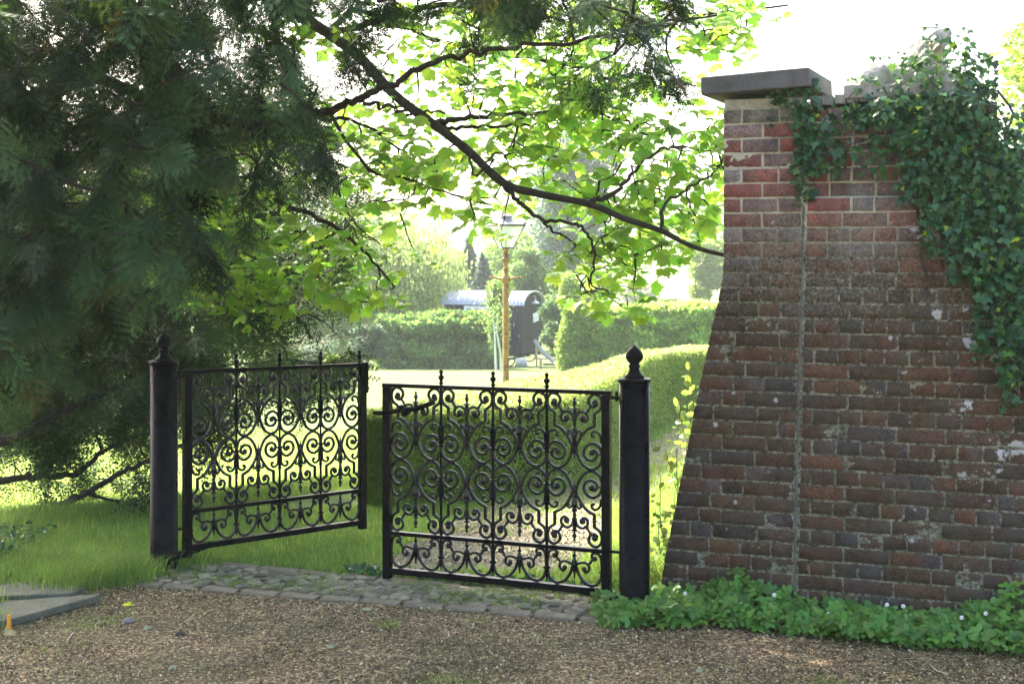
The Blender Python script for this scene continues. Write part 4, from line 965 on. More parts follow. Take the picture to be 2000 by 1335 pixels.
# ------------------------------------------------------------------ cobbled threshold, edging, slabs
def threshold():
    b = MB(); r = np.random.RandomState(5)
    # bedding
    n = 70; m = 16; V = []
    for j in range(m):
        for i in range(n):
            p = along(FE, i/(n-1))*(1-j/(m-1))+along(RE, i/(n-1))*(j/(m-1)); V.append((p[0], p[1], G(*p)+.007+.008*(float(fbm(p[0]*12, p[1]*12, 91))-.5)))
    b.add(V, [(j*n+i, j*n+i+1, (j+1)*n+i+1, (j+1)*n+i) for j in range(m-1) for i in range(n-1)], (.45, .42, .33))
    t = .01
    while t < .99:
        for k in range(7):
            f = .15+.72*k/6.+r.normal()*.03; tt = t+r.normal()*.007
            p = along(FE, np.clip(tt, 0, 1))*(1-f)+along(RE, np.clip(tt, 0, 1))*f
            R = .018+.022*r.rand(); g = .5+.8*r.rand(); a = r.rand()*3
            nb = b.n; b.ball((0, 0, 0), 1, 10, (g, g*.97, g*.9))
            v = b.v[-1]*np.array([R*(1.1+.5*r.rand()), R*.9, R*.30]); v = v*(1+.14*r.normal(size=(len(v), 1)))
            v = v@np.array([(math.cos(a), -math.sin(a), 0), (math.sin(a), math.cos(a), 0), (0, 0, 1)]).T
            b.v[-1] = v+np.array([p[0], p[1], G(*p)+.006+.006*r.rand()])
        t += .0235+.004*r.rand()
    m_ = stone_mat('cobble_stone', (.16, .145, .105), (.34, .31, .24), 18, (.40, .38, .31))
    # tint by vertex colour
    nt_ = m_.node_tree; p = [x for x in nt_.nodes if x.type == 'BSDF_PRINCIPLED'][0]; src = p.inputs['Base Color'].links[0].from_socket
    at = nt_.nodes.new('ShaderNodeAttribute'); at.attribute_name = 'Col'; nt_.links.new(mix(nt_, 1.0, src, at.outputs['Color'], 'MULTIPLY'), p.inputs['Base Color'])
    o = b.build('cobbled_path', m_); tag(o, kind='structure')
    for L, nn, lbl, grp, t0 in ((FE, 12, 'worn flat brick in the front edging row of the cobbled threshold, along the gravel', 'front edging bricks of the threshold', 0.0), (RE, 9, 'worn flat brick in the rear edging row of the cobbled threshold, along the grass', 'rear edging bricks of the threshold', .04)):
        for i in range(nn):
            a = along(L, t0+(1-t0)*i/nn+.004); c = along(L, t0+(1-t0)*(i+1)/nn-.004); mid = (a+c)/2; d = c-a; ln = np.linalg.norm(d); an = math.atan2(d[1], d[0])
            q = MB(); q.bbox((-ln/2, -.036, -.03), (ln/2, .036, .010+.004*r.rand()), .007); q.v[-1] += r.normal(size=q.v[-1].shape)*.0016
            ob = q.build('edging_brick', M_EDGE, smooth=False); ob.location = (mid[0], mid[1], G(*mid)+.003*r.normal()); ob.rotation_euler = (.02*r.normal(), .015*r.normal(), an+.02*r.normal())
            tag(ob, lbl, 'edging brick', grp)
    # flagstones at the left edge
    def slab(poly, th, lift, label, tilt):
        bm = bmesh.new(); pts = [PX(a, b_, (EYE-lift)*F/(b_-HZ)) for a, b_ in poly]
        c = np.mean(pts, 0); vs = [bm.verts.new((p[0]-c[0], p[1]-c[1], 0)) for p in pts]; f = bm.faces.new(vs)
        if f.normal.z < 0: f.normal_flip()
        ex = bmesh.ops.extrude_face_region(bm, geom=[f]); 
        for v in ex['geom']:
            if isinstance(v, bmesh.types.BMVert): v.co.z -= th
        bmesh.ops.recalc_face_normals(bm, faces=bm.faces[:])
        bmesh.ops.bevel(bm, geom=bm.edges[:], offset=.005, segments=1, affect='EDGES')
        me = bpy.data.meshes.new('stone_slab'); bm.to_mesh(me); bm.free(); me.materials.append(M_SLAB)
        ob = bpy.data.objects.new('stone_slab', me); COL.objects.link(ob); ob.location = (c[0], c[1], lift); ob.rotation_euler = tilt; tag(ob, label, 'stone slab', 'flat stone slabs')
    slab([(-160, 1165), (98, 1126), (172, 1143), (140, 1157), (-20, 1164), (-160, 1176)], .03, .028, 'rear flat grey stone slab half hidden in grass at the left edge', (.0, .0, 0))
    slab([(-180, 1188), (196, 1158), (190, 1163), (30, 1206), (-180, 1248)], .035, .034, 'front flat grey stone slab jutting toward the gravel at the left edge', (.0, .0, 0))
threshold()

# ------------------------------------------------------------------ small things on the gravel
def small_things():
    ym = simple('orange_plastic', (.75, .30, .02), .5); wm = simple('cream_plastic', (.40, .31, .14), .5)
    p = PX(17, 1236, 5.66); z0 = G(p[0], p[1]); r = empty('ground_marker', (p[0], p[1], z0)); tag(r, 'small orange peg with cream wedge foot at the left edge', 'marker')
    b = MB(); b.tube([(0, 0, .0), (.002, 0, .05), (0, .002, .088)], [.012, .011, .008], 8); b.build('peg', ym, r)
    b = MB(); b.add(np.array([(-.018, -.02, 0), (.04, -.03, 0), (.03, .02, 0), (-.02, .02, 0), (-.012, -.012, .035), (.012, -.012, .022), (.01, .012, .022), (-.012, .012, .035)]), [(0,3,2,1),(4,5,6,7),(0,1,5,4),(1,2,6,5),(2,3,7,6),(3,0,4,7)]); b.build('foot', wm, r, smooth=False)
    def at(px, py): y = EYE*F/(py-HZ); return PX(px, py, y)
    grn = leaf_mat('fallen_leaf_green', (.19, .22, .14), (.16, .2, .1), .2); yel = leaf_mat('fallen_leaf_yellow', (.55, .6, .03), (.5, .55, .03), .3)
    for (px, py, s, m_, lb, z) in ((257, 1182, .052, yel, 'curled bright yellow-green leaf on the gravel near the slabs', (0.2, -1, .6)),
                                (653, 1266, .038, grn, 'small grey-green fallen leaf on the gravel below the threshold', (0, -.2, 1)),
                                (290, 1231, .034, grn, 'folded grey-green fallen leaf right of the grey pebble', (0, -.4, 1)),
                                (1772, 1236, .075, grn, 'pale crumpled fallen leaf in front of the strawberry plants, left one', (.3, -.4, 1)),
                                (1868, 1243, .10, grn, 'larger pale crumpled fallen leaf near the right edge of the gravel', (-.2, -.4, 1)),
                                (331, 1308, .03, grn, 'tiny grey-green leaf lying low on the left gravel', (0, -.2, 1)),
                                (1372, 1314, .03, grn, 'tiny pale leaf lying by the bottom edge below the wall', (0, -.3, 1)),
                                (725, 1192, .045, grn, 'flat olive leaf beside the front edging bricks', (0, -.1, 1))):
        p = at(px, py); z = np.array([z], float); b = MB(); R = axes(z); b.inst(*MAPLE, np.array([[0, 0, .008]]), R, [s], [(1.3, 1.3, 1.3)]); b.v[-1] += rng.normal(size=b.v[-1].shape)*s*.05
        b.v[-1][:, 2] = np.maximum(b.v[-1][:, 2], .003); o = b.build('fallen_leaf', m_); o.location = (p[0], p[1], G(p[0], p[1])+.004); tag(o, lb, 'leaf', 'fallen leaves on the gravel')
    for (px, py, s, c, lb) in ((252, 1215, .026, (.16, .15, .15), 'rounded grey pebble below the yellow leaf'), (1010, 1213, .012, (.05, .04, .035), 'dark small stone near the front edging bricks'), (352, 1240, .022, (.045, .035, .03), 'dark brown clod of earth on the left gravel'), (1226, 1186, .032, (.30, .28, .24), 'pale stone touching the foot of the right gate post')):
        p = at(px, py); b = MB(); b.ball((0, 0, 0), s, 12, sc=(1.15, 1, .6)); b.v[-1] *= 1+.07*rng.normal(size=(len(b.v[-1]), 1)); o = b.build('pebble', simple('pebble', c, .85, .3, var=tuple(q*1.5 for q in c), vs=60, bs=.4)); o.location = (p[0], p[1], G(p[0], p[1])+s*.3); tag(o, lb, 'pebble', 'loose stones on the gravel')
    tw = simple('dry_twig', (.16, .12, .08), .9); tp = simple('pale_twig', (.42, .37, .28), .8)
    for (pts, m_, rad, lb) in (([(662, 1258), (690, 1262), (712, 1266)], tw, .004, 'short dark twig right of the small grey-green leaf'),
                          ([(362, 1216), (372, 1208), (380, 1202)], tp, .003, 'pale broken twig on the gravel left of centre'),
                          ([(130, 1256), (136, 1246), (142, 1238)], tp, .0035, 'pale stub of straw at lower left'),
                          ([(188, 1228), (186, 1222), (192, 1218), (202, 1216)], tp, .0022, 'thin curled dry stalk near the grey pebble'),
                          ([(1560, 1240), (1600, 1236), (1645, 1226), (1690, 1232)], tw, .003, 'long thin twig lying in front of the strawberry plants'),
                          ([(1105, 1296), (1140, 1298), (1176, 1302)], tw, .0025, 'thin brown twig on the gravel at bottom centre'),
                          ([(1815, 1300), (1830, 1312), (1852, 1318)], tp, .0028, 'pale bent twig near the bottom right corner')):
        P = np.array([at(*q)+np.array([0, 0, .008]) for q in pts]); c = P.mean(0); b = MB(); b.tube(smooth_pts(P-c, 4)+rng.normal(size=(len(smooth_pts(P, 4)), 3))*.001, rad, 6); o = b.build('twig', m_); o.location = tuple(c); tag(o, lb, 'twig', 'dry twigs on the gravel')
small_things()
def litter():
    b = MB(); n = 1500; tt = .0+2.4*rng.rand(n); d = .36+.35*rng.rand(n)**1.6; P = Wp(tt, 0, d)
    m = 700; y = 3.5+2.7*rng.rand(m); x = (rng.rand(m)*2-1)*y*.43; P = np.vstack([P, np.column_stack([x, y, 0*x])])
    m = 600; t = rng.rand(m); f = .1+.85*rng.rand(m); P = np.vstack([P, np.array([np.append(along(FE, a)*(1-q)+along(RE, a)*q, .022) for a, q in zip(t, f)])])
    k = len(P); P[:, 2] = P[:, 2]+ground(P[:, 0], P[:, 1])+.004; z = np.array([0, 0, 1.0])+rng.normal(size=(k, 3))*.35
    pal = np.array([(.30, .21, .12), (.16, .10, .055), (.50, .42, .29), (.24, .11, .05), (.10, .07, .045), (.14, .18, .08)]); c = pal[rng.choice(6, k, p=[.25, .25, .15, .15, .12, .08])]*(.7+.6*rng.rand(k, 1))
    h = k//2; b.inst(*DIAM, P[:h], axes(z[:h]), .008+.018*rng.rand(h)**2, c[:h])
    st = (np.array([(0, 0, 0), (.035, 0, .01), (.03, 1, .03), (0, 1, .02)]), np.array([(0, 1, 2, 3)])); b.inst(*st, P[h:], axes(z[h:]), .012+.030*rng.rand(k-h)**2, c[h:])
    o = b.build('leaf_litter', simple('dry_litter', (1, 1, 1), .85, .2, attr=True), smooth=False); tag(o, 'dry brown leaf scraps and husks strewn on gravel and cobbles', 'leaf litter', kind='stuff')
litter()

# ------------------------------------------------------------------ grass
def blades(b, x, y, h, wdt, lean=.35, col=(1, 1, 1), cvar=.35, dead=.03):
    n = len(x); z = ground(x, y); a = rng.rand(n)*2*math.pi; l = lean*h*(.3+rng.rand(n)); dx = np.cos(a)*l; dy = np.sin(a)*l
    f = rng.rand(n)*math.pi; wx = np.cos(f)*wdt; wy = np.sin(f)*wdt*.5
    p0 = np.stack([x-wx, y-wy, z-.01], -1); p1 = np.stack([x+wx, y+wy, z-.01], -1); m0 = np.stack([x+dx*.35-wx*.7, y+dy*.35-wy*.7, z+h*.6], -1); m1 = np.stack([x+dx*.35+wx*.7, y+dy*.35+wy*.7, z+h*.6], -1); t = np.stack([x+dx, y+dy, z+h*(1-.25*lean)], -1)
    v = np.stack([p0, p1, m1, m0, t], 1); i = np.arange(n)[:, None]*5
    g = 1+cvar*(rng.rand(n)-.5)*2; c = np.column_stack([g*(.85+.4*rng.rand(n)), g, g*(.7+.5*rng.rand(n))])*np.array(col)
    dd = rng.rand(n) < dead; c[dd] = np.array([3.0, 1.7, 1.4])
    c5 = np.repeat(c[:, None], 5, 1)
    b.add(v.reshape(-1, 3), (i+np.array([[0, 1, 2, 3]])), c5.reshape(-1, 3)); k = b.n-len(v)*5
    b.f[3].append(i+np.array([[3, 2, 4]])+k)
def in_hedge(x, y):
    fx = np.interp(y, HB[1:, 1], HB[1:, 0]); return (x < fx+.02) & (x > fx-1.3) & (y > 8.85)
def grass():
    def allowed(x, y, edge=.02):
        ok = ~is_drive(x, y-.0) & ~(is_path(x, y) & (rng.rand(*np.shape(x)) < np.interp(y, [8.0, 9.5, 11], [1, .75, .45])))
        strip = (x > -1.75) & (x < .56) & (y < re_y(x)+edge) & (y > fe_y(x)-.05)
        strip2 = (x > -2.0) & (x <= -1.75) & (y < 6.78)
        d = (x-WB[0])*WN[0]+(y-WB[1])*WN[1]; tt = (x-WB[0])*WU[0]+(y-WB[1])*WU[1]
        wall = (tt > 0) & (d > -.42)
        sl = (x < -2.25) & (y < 6.75-.0) & (x > -3.2) & (y > 5.9+(x+2.4)*-.1)
        return ok & ~strip & ~strip2 & ~wall & ~(sl & (rng.rand(*np.shape(x)) < .985)) & ~in_hedge(x, y)
    b = MB()
    # verge and bank: long grass
    n = 190000; y = 5.7+5.6*rng.rand(n)**1.2; x = -y*.46+rng.rand(n)*(y*.46+2.6); ok = allowed(x, y); x, y = x[ok], y[ok]
    d = crest(x, y); h = .030+.045*fbm(x*2.4, y*2.4, 101)+.075*np.exp(-((d-.05)/.35)**2)*S(-1.2, -2.2, x)+.045*S(-1.9, -2.3, x)*(y < 7.6)
    keep = (d < .7) | (rng.rand(len(x)) < .15)
    far = S(9, 6, y); patch = fbm(x*1.1+7, y*1.1, 103)
    x, y, h = x[keep], y[keep], h[keep]; n = len(x)
    blades(b, x, y, h*(.45+.8*rng.rand(n)), .0018+.0012*rng.rand(n), .55)
    # tussocks round the left post and along the edging
    for cx, cy_, R, m, hh in ((-2.12, 6.62, .18, 3600, .13), (-2.3, 6.50, .16, 2600, .12), (-1.95, 6.95, .2, 2500, .11), (-2.55, 6.75, .3, 3600, .10), (-2.9, 7.1, .4, 4200, .11), (.50, 6.35, .14, 1500, .09), (.75, 6.55, .18, 2400, .18), (.95, 6.95, .2, 2400, .16), (.62, 6.75, .2, 2000, .14), (-2.68, 6.02, .12, 900, .10), (-2.5, 5.78, .10, 500, .09)):
        x = cx+rng.normal(size=m)*R*.6; y = cy_+rng.normal(size=m)*R*.5; dd = (x-WB[0])*WN[0]+(y-WB[1])*WN[1]; tt = (x-WB[0])*WU[0]+(y-WB[1])*WU[1]; ok = ~((tt > 0) & (dd > -.42)); x, y = x[ok], y[ok]
        blades(b, x, y, hh*(.4+.8*rng.rand(len(x))), .0018+.0012*rng.rand(len(x)), .7)
    # thin tufts on the gravel and path
    c = np.column_stack([rng.rand(60), rng.rand(60)]); 
    for k in range(60):
        if k < 26: yy = 3.6+2.5*rng.rand(); xx = (rng.rand()*2-1)*yy*.42; hh = .016
        else: yy = 6.9+4*rng.rand(); xx = float(path_c(yy))+rng.normal()*.35; hh = .022
        m = 60+rng.randint(160); R = .03+.06*rng.rand(); x = xx+rng.normal(size=m)*R; y = yy+rng.normal(size=m)*R
        if k < 26: ok = is_drive(x, y); x, y = x[ok], y[ok]
        if len(x): blades(b, x, y, hh*(.4+.8*rng.rand(len(x))), .0013+.0008*rng.rand(len(x)), .9)
    # moss and grass between the cobbles
    m = 7500; t = rng.rand(m); f = .12+.8*rng.rand(m); P = np.array([along(FE, a)*(1-q)+along(RE, a)*q for a, q in zip(t, f)]); k = fbm(P[:, 0]*4, P[:, 1]*4, 107) > .50; P = P[k]
    blades(b, P[:, 0], P[:, 1], .022+.02*rng.rand(len(P)), .0015+0*P[:, 0], .9, (.8, .85, .7))
    o = b.build('long_grass', M_GRASS, smooth=False); tag(o, 'long fresh green grass on the verge behind and beside the gates', 'grass', kind='stuff')
    b = MB(); n = 150000; y = 8.2+10*rng.rand(n)**1.1; x = -y*.45+rng.rand(n)*y*.9; ok = allowed(x, y) & ((crest(x, y) > .3) | (y > 11)); x, y = x[ok], y[ok]
    blades(b, x, y, .018+.02*rng.rand(len(x)), .0028+.0015*rng.rand(len(x)), .6, (1.15, 1.1, .9))
    o = b.build('lawn_grass', M_GRASS, smooth=False); tag(o, 'short mown grass of the sunlit lawn beyond the bank', 'grass', kind='stuff')
    # weeds: low leafy ground cover at the left edge and by the threshold
    n = 900; y = 6.75+.75*rng.rand(n); x = -2.75-.8*rng.rand(n); x2 = -.9+1.4*rng.rand(500); y2 = re_y(x2)+.02+.10*rng.rand(500); x = np.concatenate([x, x2]); y = np.concatenate([y, y2]); n = len(x)
    hh = .02+.07*rng.rand(n); hh[900:] *= .45; z = np.array([0, -.5, 1.0])+rng.normal(size=(n, 3))*.5; P = np.stack([x, y, ground(x, y)+hh], -1)
    b = MB(); g = .5+.9*rng.rand(n); b.inst(*OVAL, P, axes(z), .022+.03*rng.rand(n), np.column_stack([g*.8, g, g*1.0])); o = b.build('weeds', M_IVY, smooth=False); tag(o, 'dark glossy weeds creeping at the left edge under the yew', 'weeds', kind='stuff')
grass()

# ------------------------------------------------------------------ box hedge
def box_hedge():
    root = empty('box_hedge', (HB[1][0], HB[1][1], G(*HB[1]))); tag(root, 'long low clipped box hedge with bright sunlit top curving away behind the gates', 'hedge'); inv = np.array(root.location)
    fb = smooth_pts(np.column_stack([HB[1:], 0*HB[1:, 0]]), 10)[:, :2]; d = np.gradient(fb, axis=0); d /= np.linalg.norm(d, axis=1)[:, None]; nrm = np.stack([-d[:, 1], d[:, 0]], -1)   # to the left/back of travel
    s = np.concatenate([[0], np.cumsum(np.linalg.norm(np.diff(fb, axis=0), axis=1))])
    Hh = np.interp(fb[:, 1], [8.8, 9.6, 15, 18], [.66, .70, .88, .90]); Wd = np.interp(fb[:, 1], [8.8, 9.4, 15, 20], [1.2, 1.35, 1.15, 1.1])
    bx_ = [715, 770, 884, 1000, 1080, 1160, 1251, 1380, 1500]; by_ = [812, 800, 775, 746, 736, 716, 693, 671, 655]
    for i_ in range(len(fb)):
        best = None
        for w_ in np.linspace(.35, 1.6, 40):
            q_ = fb[i_]+nrm[i_]*w_; zz = G(fb[i_][0], fb[i_][1])+Hh[i_]; ppx = 1000+F*q_[0]/q_[1]; ppy = HZ-(zz-EYE)*F/q_[1]; e_ = abs(ppy-np.interp(ppx, bx_, by_))
            if best is None or e_ < best[0]: best = (e_, w_)
        Wd[i_] = best[1]
        if 0: print('hedge', i_, fb[i_].round(2), 'w', round(Wd[i_], 2), 'err', round(best[0], 1), 'front top py', round(HZ-(G(*fb[i_])+Hh[i_]-EYE)*F/fb[i_][1]), 'px', round(1000+F*fb[i_][0]/fb[i_][1]), 'base', round(HZ-(G(*fb[i_])-EYE)*F/fb[i_][1]))
    def surf(u, v):
        """u along (m), v 0..1 around: front face, top, back face"""
        i = np.clip(np.interp(u, s, np.arange(len(s))), 0, len(s)-1.001); k = i.astype(int); f = (i-k)[:, None]
        p = fb[k]*(1-f)+fb[k+1]*f; n = nrm[k]*(1-f)+nrm[k+1]*f; h = np.interp(u, s, Hh); w_ = np.interp(u, s, Wd)
        per = 2*h+w_; q = v*per
        off = np.where(q < h, 0, np.where(q < h+w_, q-h, w_)); hh = np.where(q < h, q, np.where(q < h+w_, h, per-q))
        r = .06; # rounded shoulders
        x = p[:, 0]+n[:, 0]*off; y = p[:, 1]+n[:, 1]*off
        N3 = np.where((q < h)[:, None], np.column_stack([-n, 0*q]), np.where((q < h+w_)[:, None], np.array([0, 0, 1.0]), np.column_stack([n, 0*q])))
        gz = ground(p[:, 0]+n[:, 0]*.0, p[:, 1])
        return np.stack([x, y, gz+hh], -1), N3, q, h, w_
    # dark inner body
    nu, nv = 150, 30; U, V = np.meshgrid(np.linspace(0.04, s[-1], nu), np.linspace(0, 1, nv)); P, N3, q, h, w_ = surf(U.ravel(), V.ravel())
    b = MB(); b.add(P-N3*.05+.012*rng.normal(size=P.shape)-inv, [(j*nu+i, j*nu+i+1, (j+1)*nu+i+1, (j+1)*nu+i) for j in range(nv-1) for i in range(nu-1)])
    e0 = np.arange(nv)*nu; Pe = (P-N3*.05)[e0]; b.add(np.vstack([Pe.mean(0), Pe])-inv, [(0, i+1, i+2) for i in range(nv-1)])
    b.build('twiggy_core', simple('hedge_core', (.02, .028, .012), .95, .1), root)
    n = 150000; u = s[-1]*rng.rand(n)**1.35; v = rng.rand(n)*.86
    P, N3, q, h, w_ = surf(u, v); lump = .05*(fbm(u*2.5, v*7, 111)-.5)+.03*(fbm(u*9, v*25, 115)-.5)
    P = P+N3*(lump+.022*rng.rand(n)-.03*rng.rand(n)**3)[:, None]+rng.normal(size=P.shape)*.008
    # near end face
    m = 14000; a = rng.rand(m)*Wd[0]; hh = rng.rand(m)*Hh[0]; pe = fb[0]+nrm[0]*a[:, None]; Pe = np.column_stack([pe-d[0]*(.0+.05*np.sin(math.pi*np.clip(a/Wd[0], 0, 1)))[:, None]*2-d[0]*(.02*rng.rand(m))[:, None], ground(fb[0][0], fb[0][1])+hh]); Ne = np.tile(np.append(-d[0], 0), (m, 1))
    P = np.vstack([P, Pe+rng.normal(size=Pe.shape)*.012]); N3 = np.vstack([N3, Ne]); n = len(P)
    z = N3*.7+np.array([0, 0, .8])+rng.normal(size=(n, 3))*.6; g = .65+.7*rng.rand(n)
    col = np.column_stack([g*(.8+.5*rng.rand(n)), g, g*(.7+.6*rng.rand(n))]); sz = (.014+.012*rng.rand(n))*(1+.06*np.maximum(0, P[:, 1]-9))
    b = MB(); b.inst(*DIAM, P-inv, axes(z), sz*1.35, col); b.build('leaves', M_BOX, root, smooth=False)
box_hedge()

# ------------------------------------------------------------------ background planting
def hedge_block(name, label, x0, x1, y0, dpt, h, n, mt, lump=.18, col=(1, 1, 1), size=.10, skew=0.0, cat='hedge', topvar=.1):
    gz = G((x0+x1)/2, y0); root = empty(name, ((x0+x1)/2, y0, gz)); tag(root, label, cat); inv = np.array(root.location)
    face = rng.rand(n); x = x0+(x1-x0)*rng.rand(n); hh = h*rng.rand(n)*(1+topvar*(fbm(x*.9, x*0, 121)-.5)); dy = dpt*rng.rand(n)
    top = face > .72; hh = np.where(top, h*(1+topvar*(fbm(x*.9, x*0, 121)-.5)), hh); dy = np.where(~top & (face < .60), 0, dy)
    sx = (face > .60) & (face < .72); x = np.where(sx, np.where(rng.rand(n) < .5, x0, x1), x)
    dd = lump*(fbm(x*1.1+hh*.3, hh*3.2, 123)-.5)*1.6+.16*rng.rand(n)
    P = np.stack([x+.05*rng.normal(size=n), y0+skew*(x-x0)+dy-np.where(top | sx, 0, dd), ground(x, y0+0*x)+np.maximum(.03, hh+np.where(top, dd*.4, 0))], -1)
    z = np.stack([.1*rng.normal(size=n), -.6+0*x, .5+0*x], -1)+rng.normal(size=(n, 3))*.5; g = (.5+1.0*rng.rand(n))*(.25+1.5*fbm(x*2.6, hh*5.5, 127))  # patchy tone paints shaded gaps between leaf sprays into the colour
    c = np.column_stack([g*(.8+.4*rng.rand(n)), g, g*(.8+.4*rng.rand(n))])*np.array(col)
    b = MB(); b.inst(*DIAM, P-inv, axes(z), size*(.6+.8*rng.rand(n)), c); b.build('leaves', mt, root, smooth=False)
    s = MB()
    for xx in np.arange(x0+.25, x1, .55): s.tube(np.array([(xx, y0+skew*(xx-x0)+dpt*.5, G(xx, y0)-.1), (xx+.05*rng.normal(), y0+skew*(xx-x0)+dpt*.5, G(xx, y0)+h*.6)])-inv, [.03, .015], 6)
    s.box(np.array([x0+.12, y0+.18, gz+.25])-inv, np.array([x1-.12, y0+dpt-.1, gz+h*.88])-inv) if skew == 0 else None
    s.build('stems', simple('hedge_stems', (.045, .05, .03), .95, .1), root); return root
def crown_tree(name, label, x, y, h, rad, mt, n, kind='round', size=.2, col=(1, 1, 1), trunk_r=.12, bottom=.15, group=None, seed=0, cat='tree', lobes=26):
    r = np.random.RandomState(200+seed); gz = G(x, y); root = empty(name, (x, y, gz)); tag(root, label, cat, group)
    s = MB(); s.tube(smooth_pts([(0, 0, -.3), (.03*h*r.normal()*.3, 0, h*.4), (0, 0, h*.86)], 5), np.linspace(trunk_r, trunk_r*.2, 11), 8)
    P = []; b = MB(); z0 = bottom*h
    if kind == 'cone':
        lobe = []
        for k in range(lobes):
            f = (k+.5)/lobes; zz = z0+(h-z0)*f; R = rad*(1-f)**.75+.08; a = k*2.4
            lobe.append((math.cos(a)*R*.55, math.sin(a)*R*.55, zz, R*.55, (h-z0)/lobes*2.6))
    elif kind == 'column':
        lobe = [(r.normal()*rad*.25, r.normal()*rad*.25, z0+(h-z0)*(k+.5)/lobes, rad*(.75+.3*r.rand()), h/lobes*1.6) for k in range(lobes)]
    else:
        lobe = []
        for k in range(lobes):
            v = r.normal(size=3); v /= np.linalg.norm(v); q = r.rand()**.45
            c = np.array([0, 0, z0+(h-z0)*.52])+v*q*np.array([rad*.78, rad*.78, (h-z0)*.40]); lobe.append((*c, rad*(.24+.18*r.rand()), rad*(.20+.14*r.rand())))
    m = n//len(lobe)
    for (cx, cy_, cz, R, Rz) in lobe:
        s.tube([(0, 0, max(.2, min(cz-.1*h, h*.7))), (cx*.8, cy_*.8, cz)], [trunk_r*.35, .012], 4, cap=False)
        v = r.normal(size=(m, 3)); v /= np.linalg.norm(v, axis=1)[:, None]; v *= (.55+.5*r.rand(m)[:, None]**.5)
        if kind == 'weep':
            p = np.array([cx, cy_, cz])+v*np.array([R, R, Rz]); p[:, 2] -= np.abs(r.normal(size=m))*h*.16
        else: p = np.array([cx, cy_, cz])+v*np.array([R, R, Rz])
        P.append(p)
    P = np.vstack(P); P = P[P[:, 2] > .05]; k = len(P)
    if kind == 'weep': yv = np.array([0, 0, -1.0])+r.normal(size=(k, 3))*.18; z = r.normal(size=(k, 3)); z[:, 2] *= .2
    else: z = np.array([0, -.2, .8])+r.normal(size=(k, 3))*.7; yv = r.normal(size=(k, 3))
    z /= np.linalg.norm(z, axis=1)[:, None]; yv -= z*np.sum(yv*z, 1)[:, None]; yv /= np.linalg.norm(yv, axis=1)[:, None]; R3 = np.stack([np.cross(yv, z), yv, z], -1)
    g = .6+.8*r.rand(k); c = np.column_stack([g*(.85+.3*r.rand(k)), g, g*(.8+.4*r.rand(k))])*np.array(col)
    b.inst(*DIAM, P, R3, size*(.6+.8*r.rand(k)), c); b.build('crown', mt, root, smooth=False); s.build('trunk', M_BARK, root); return root
def bx(px, y): return (px-1000)/F*y
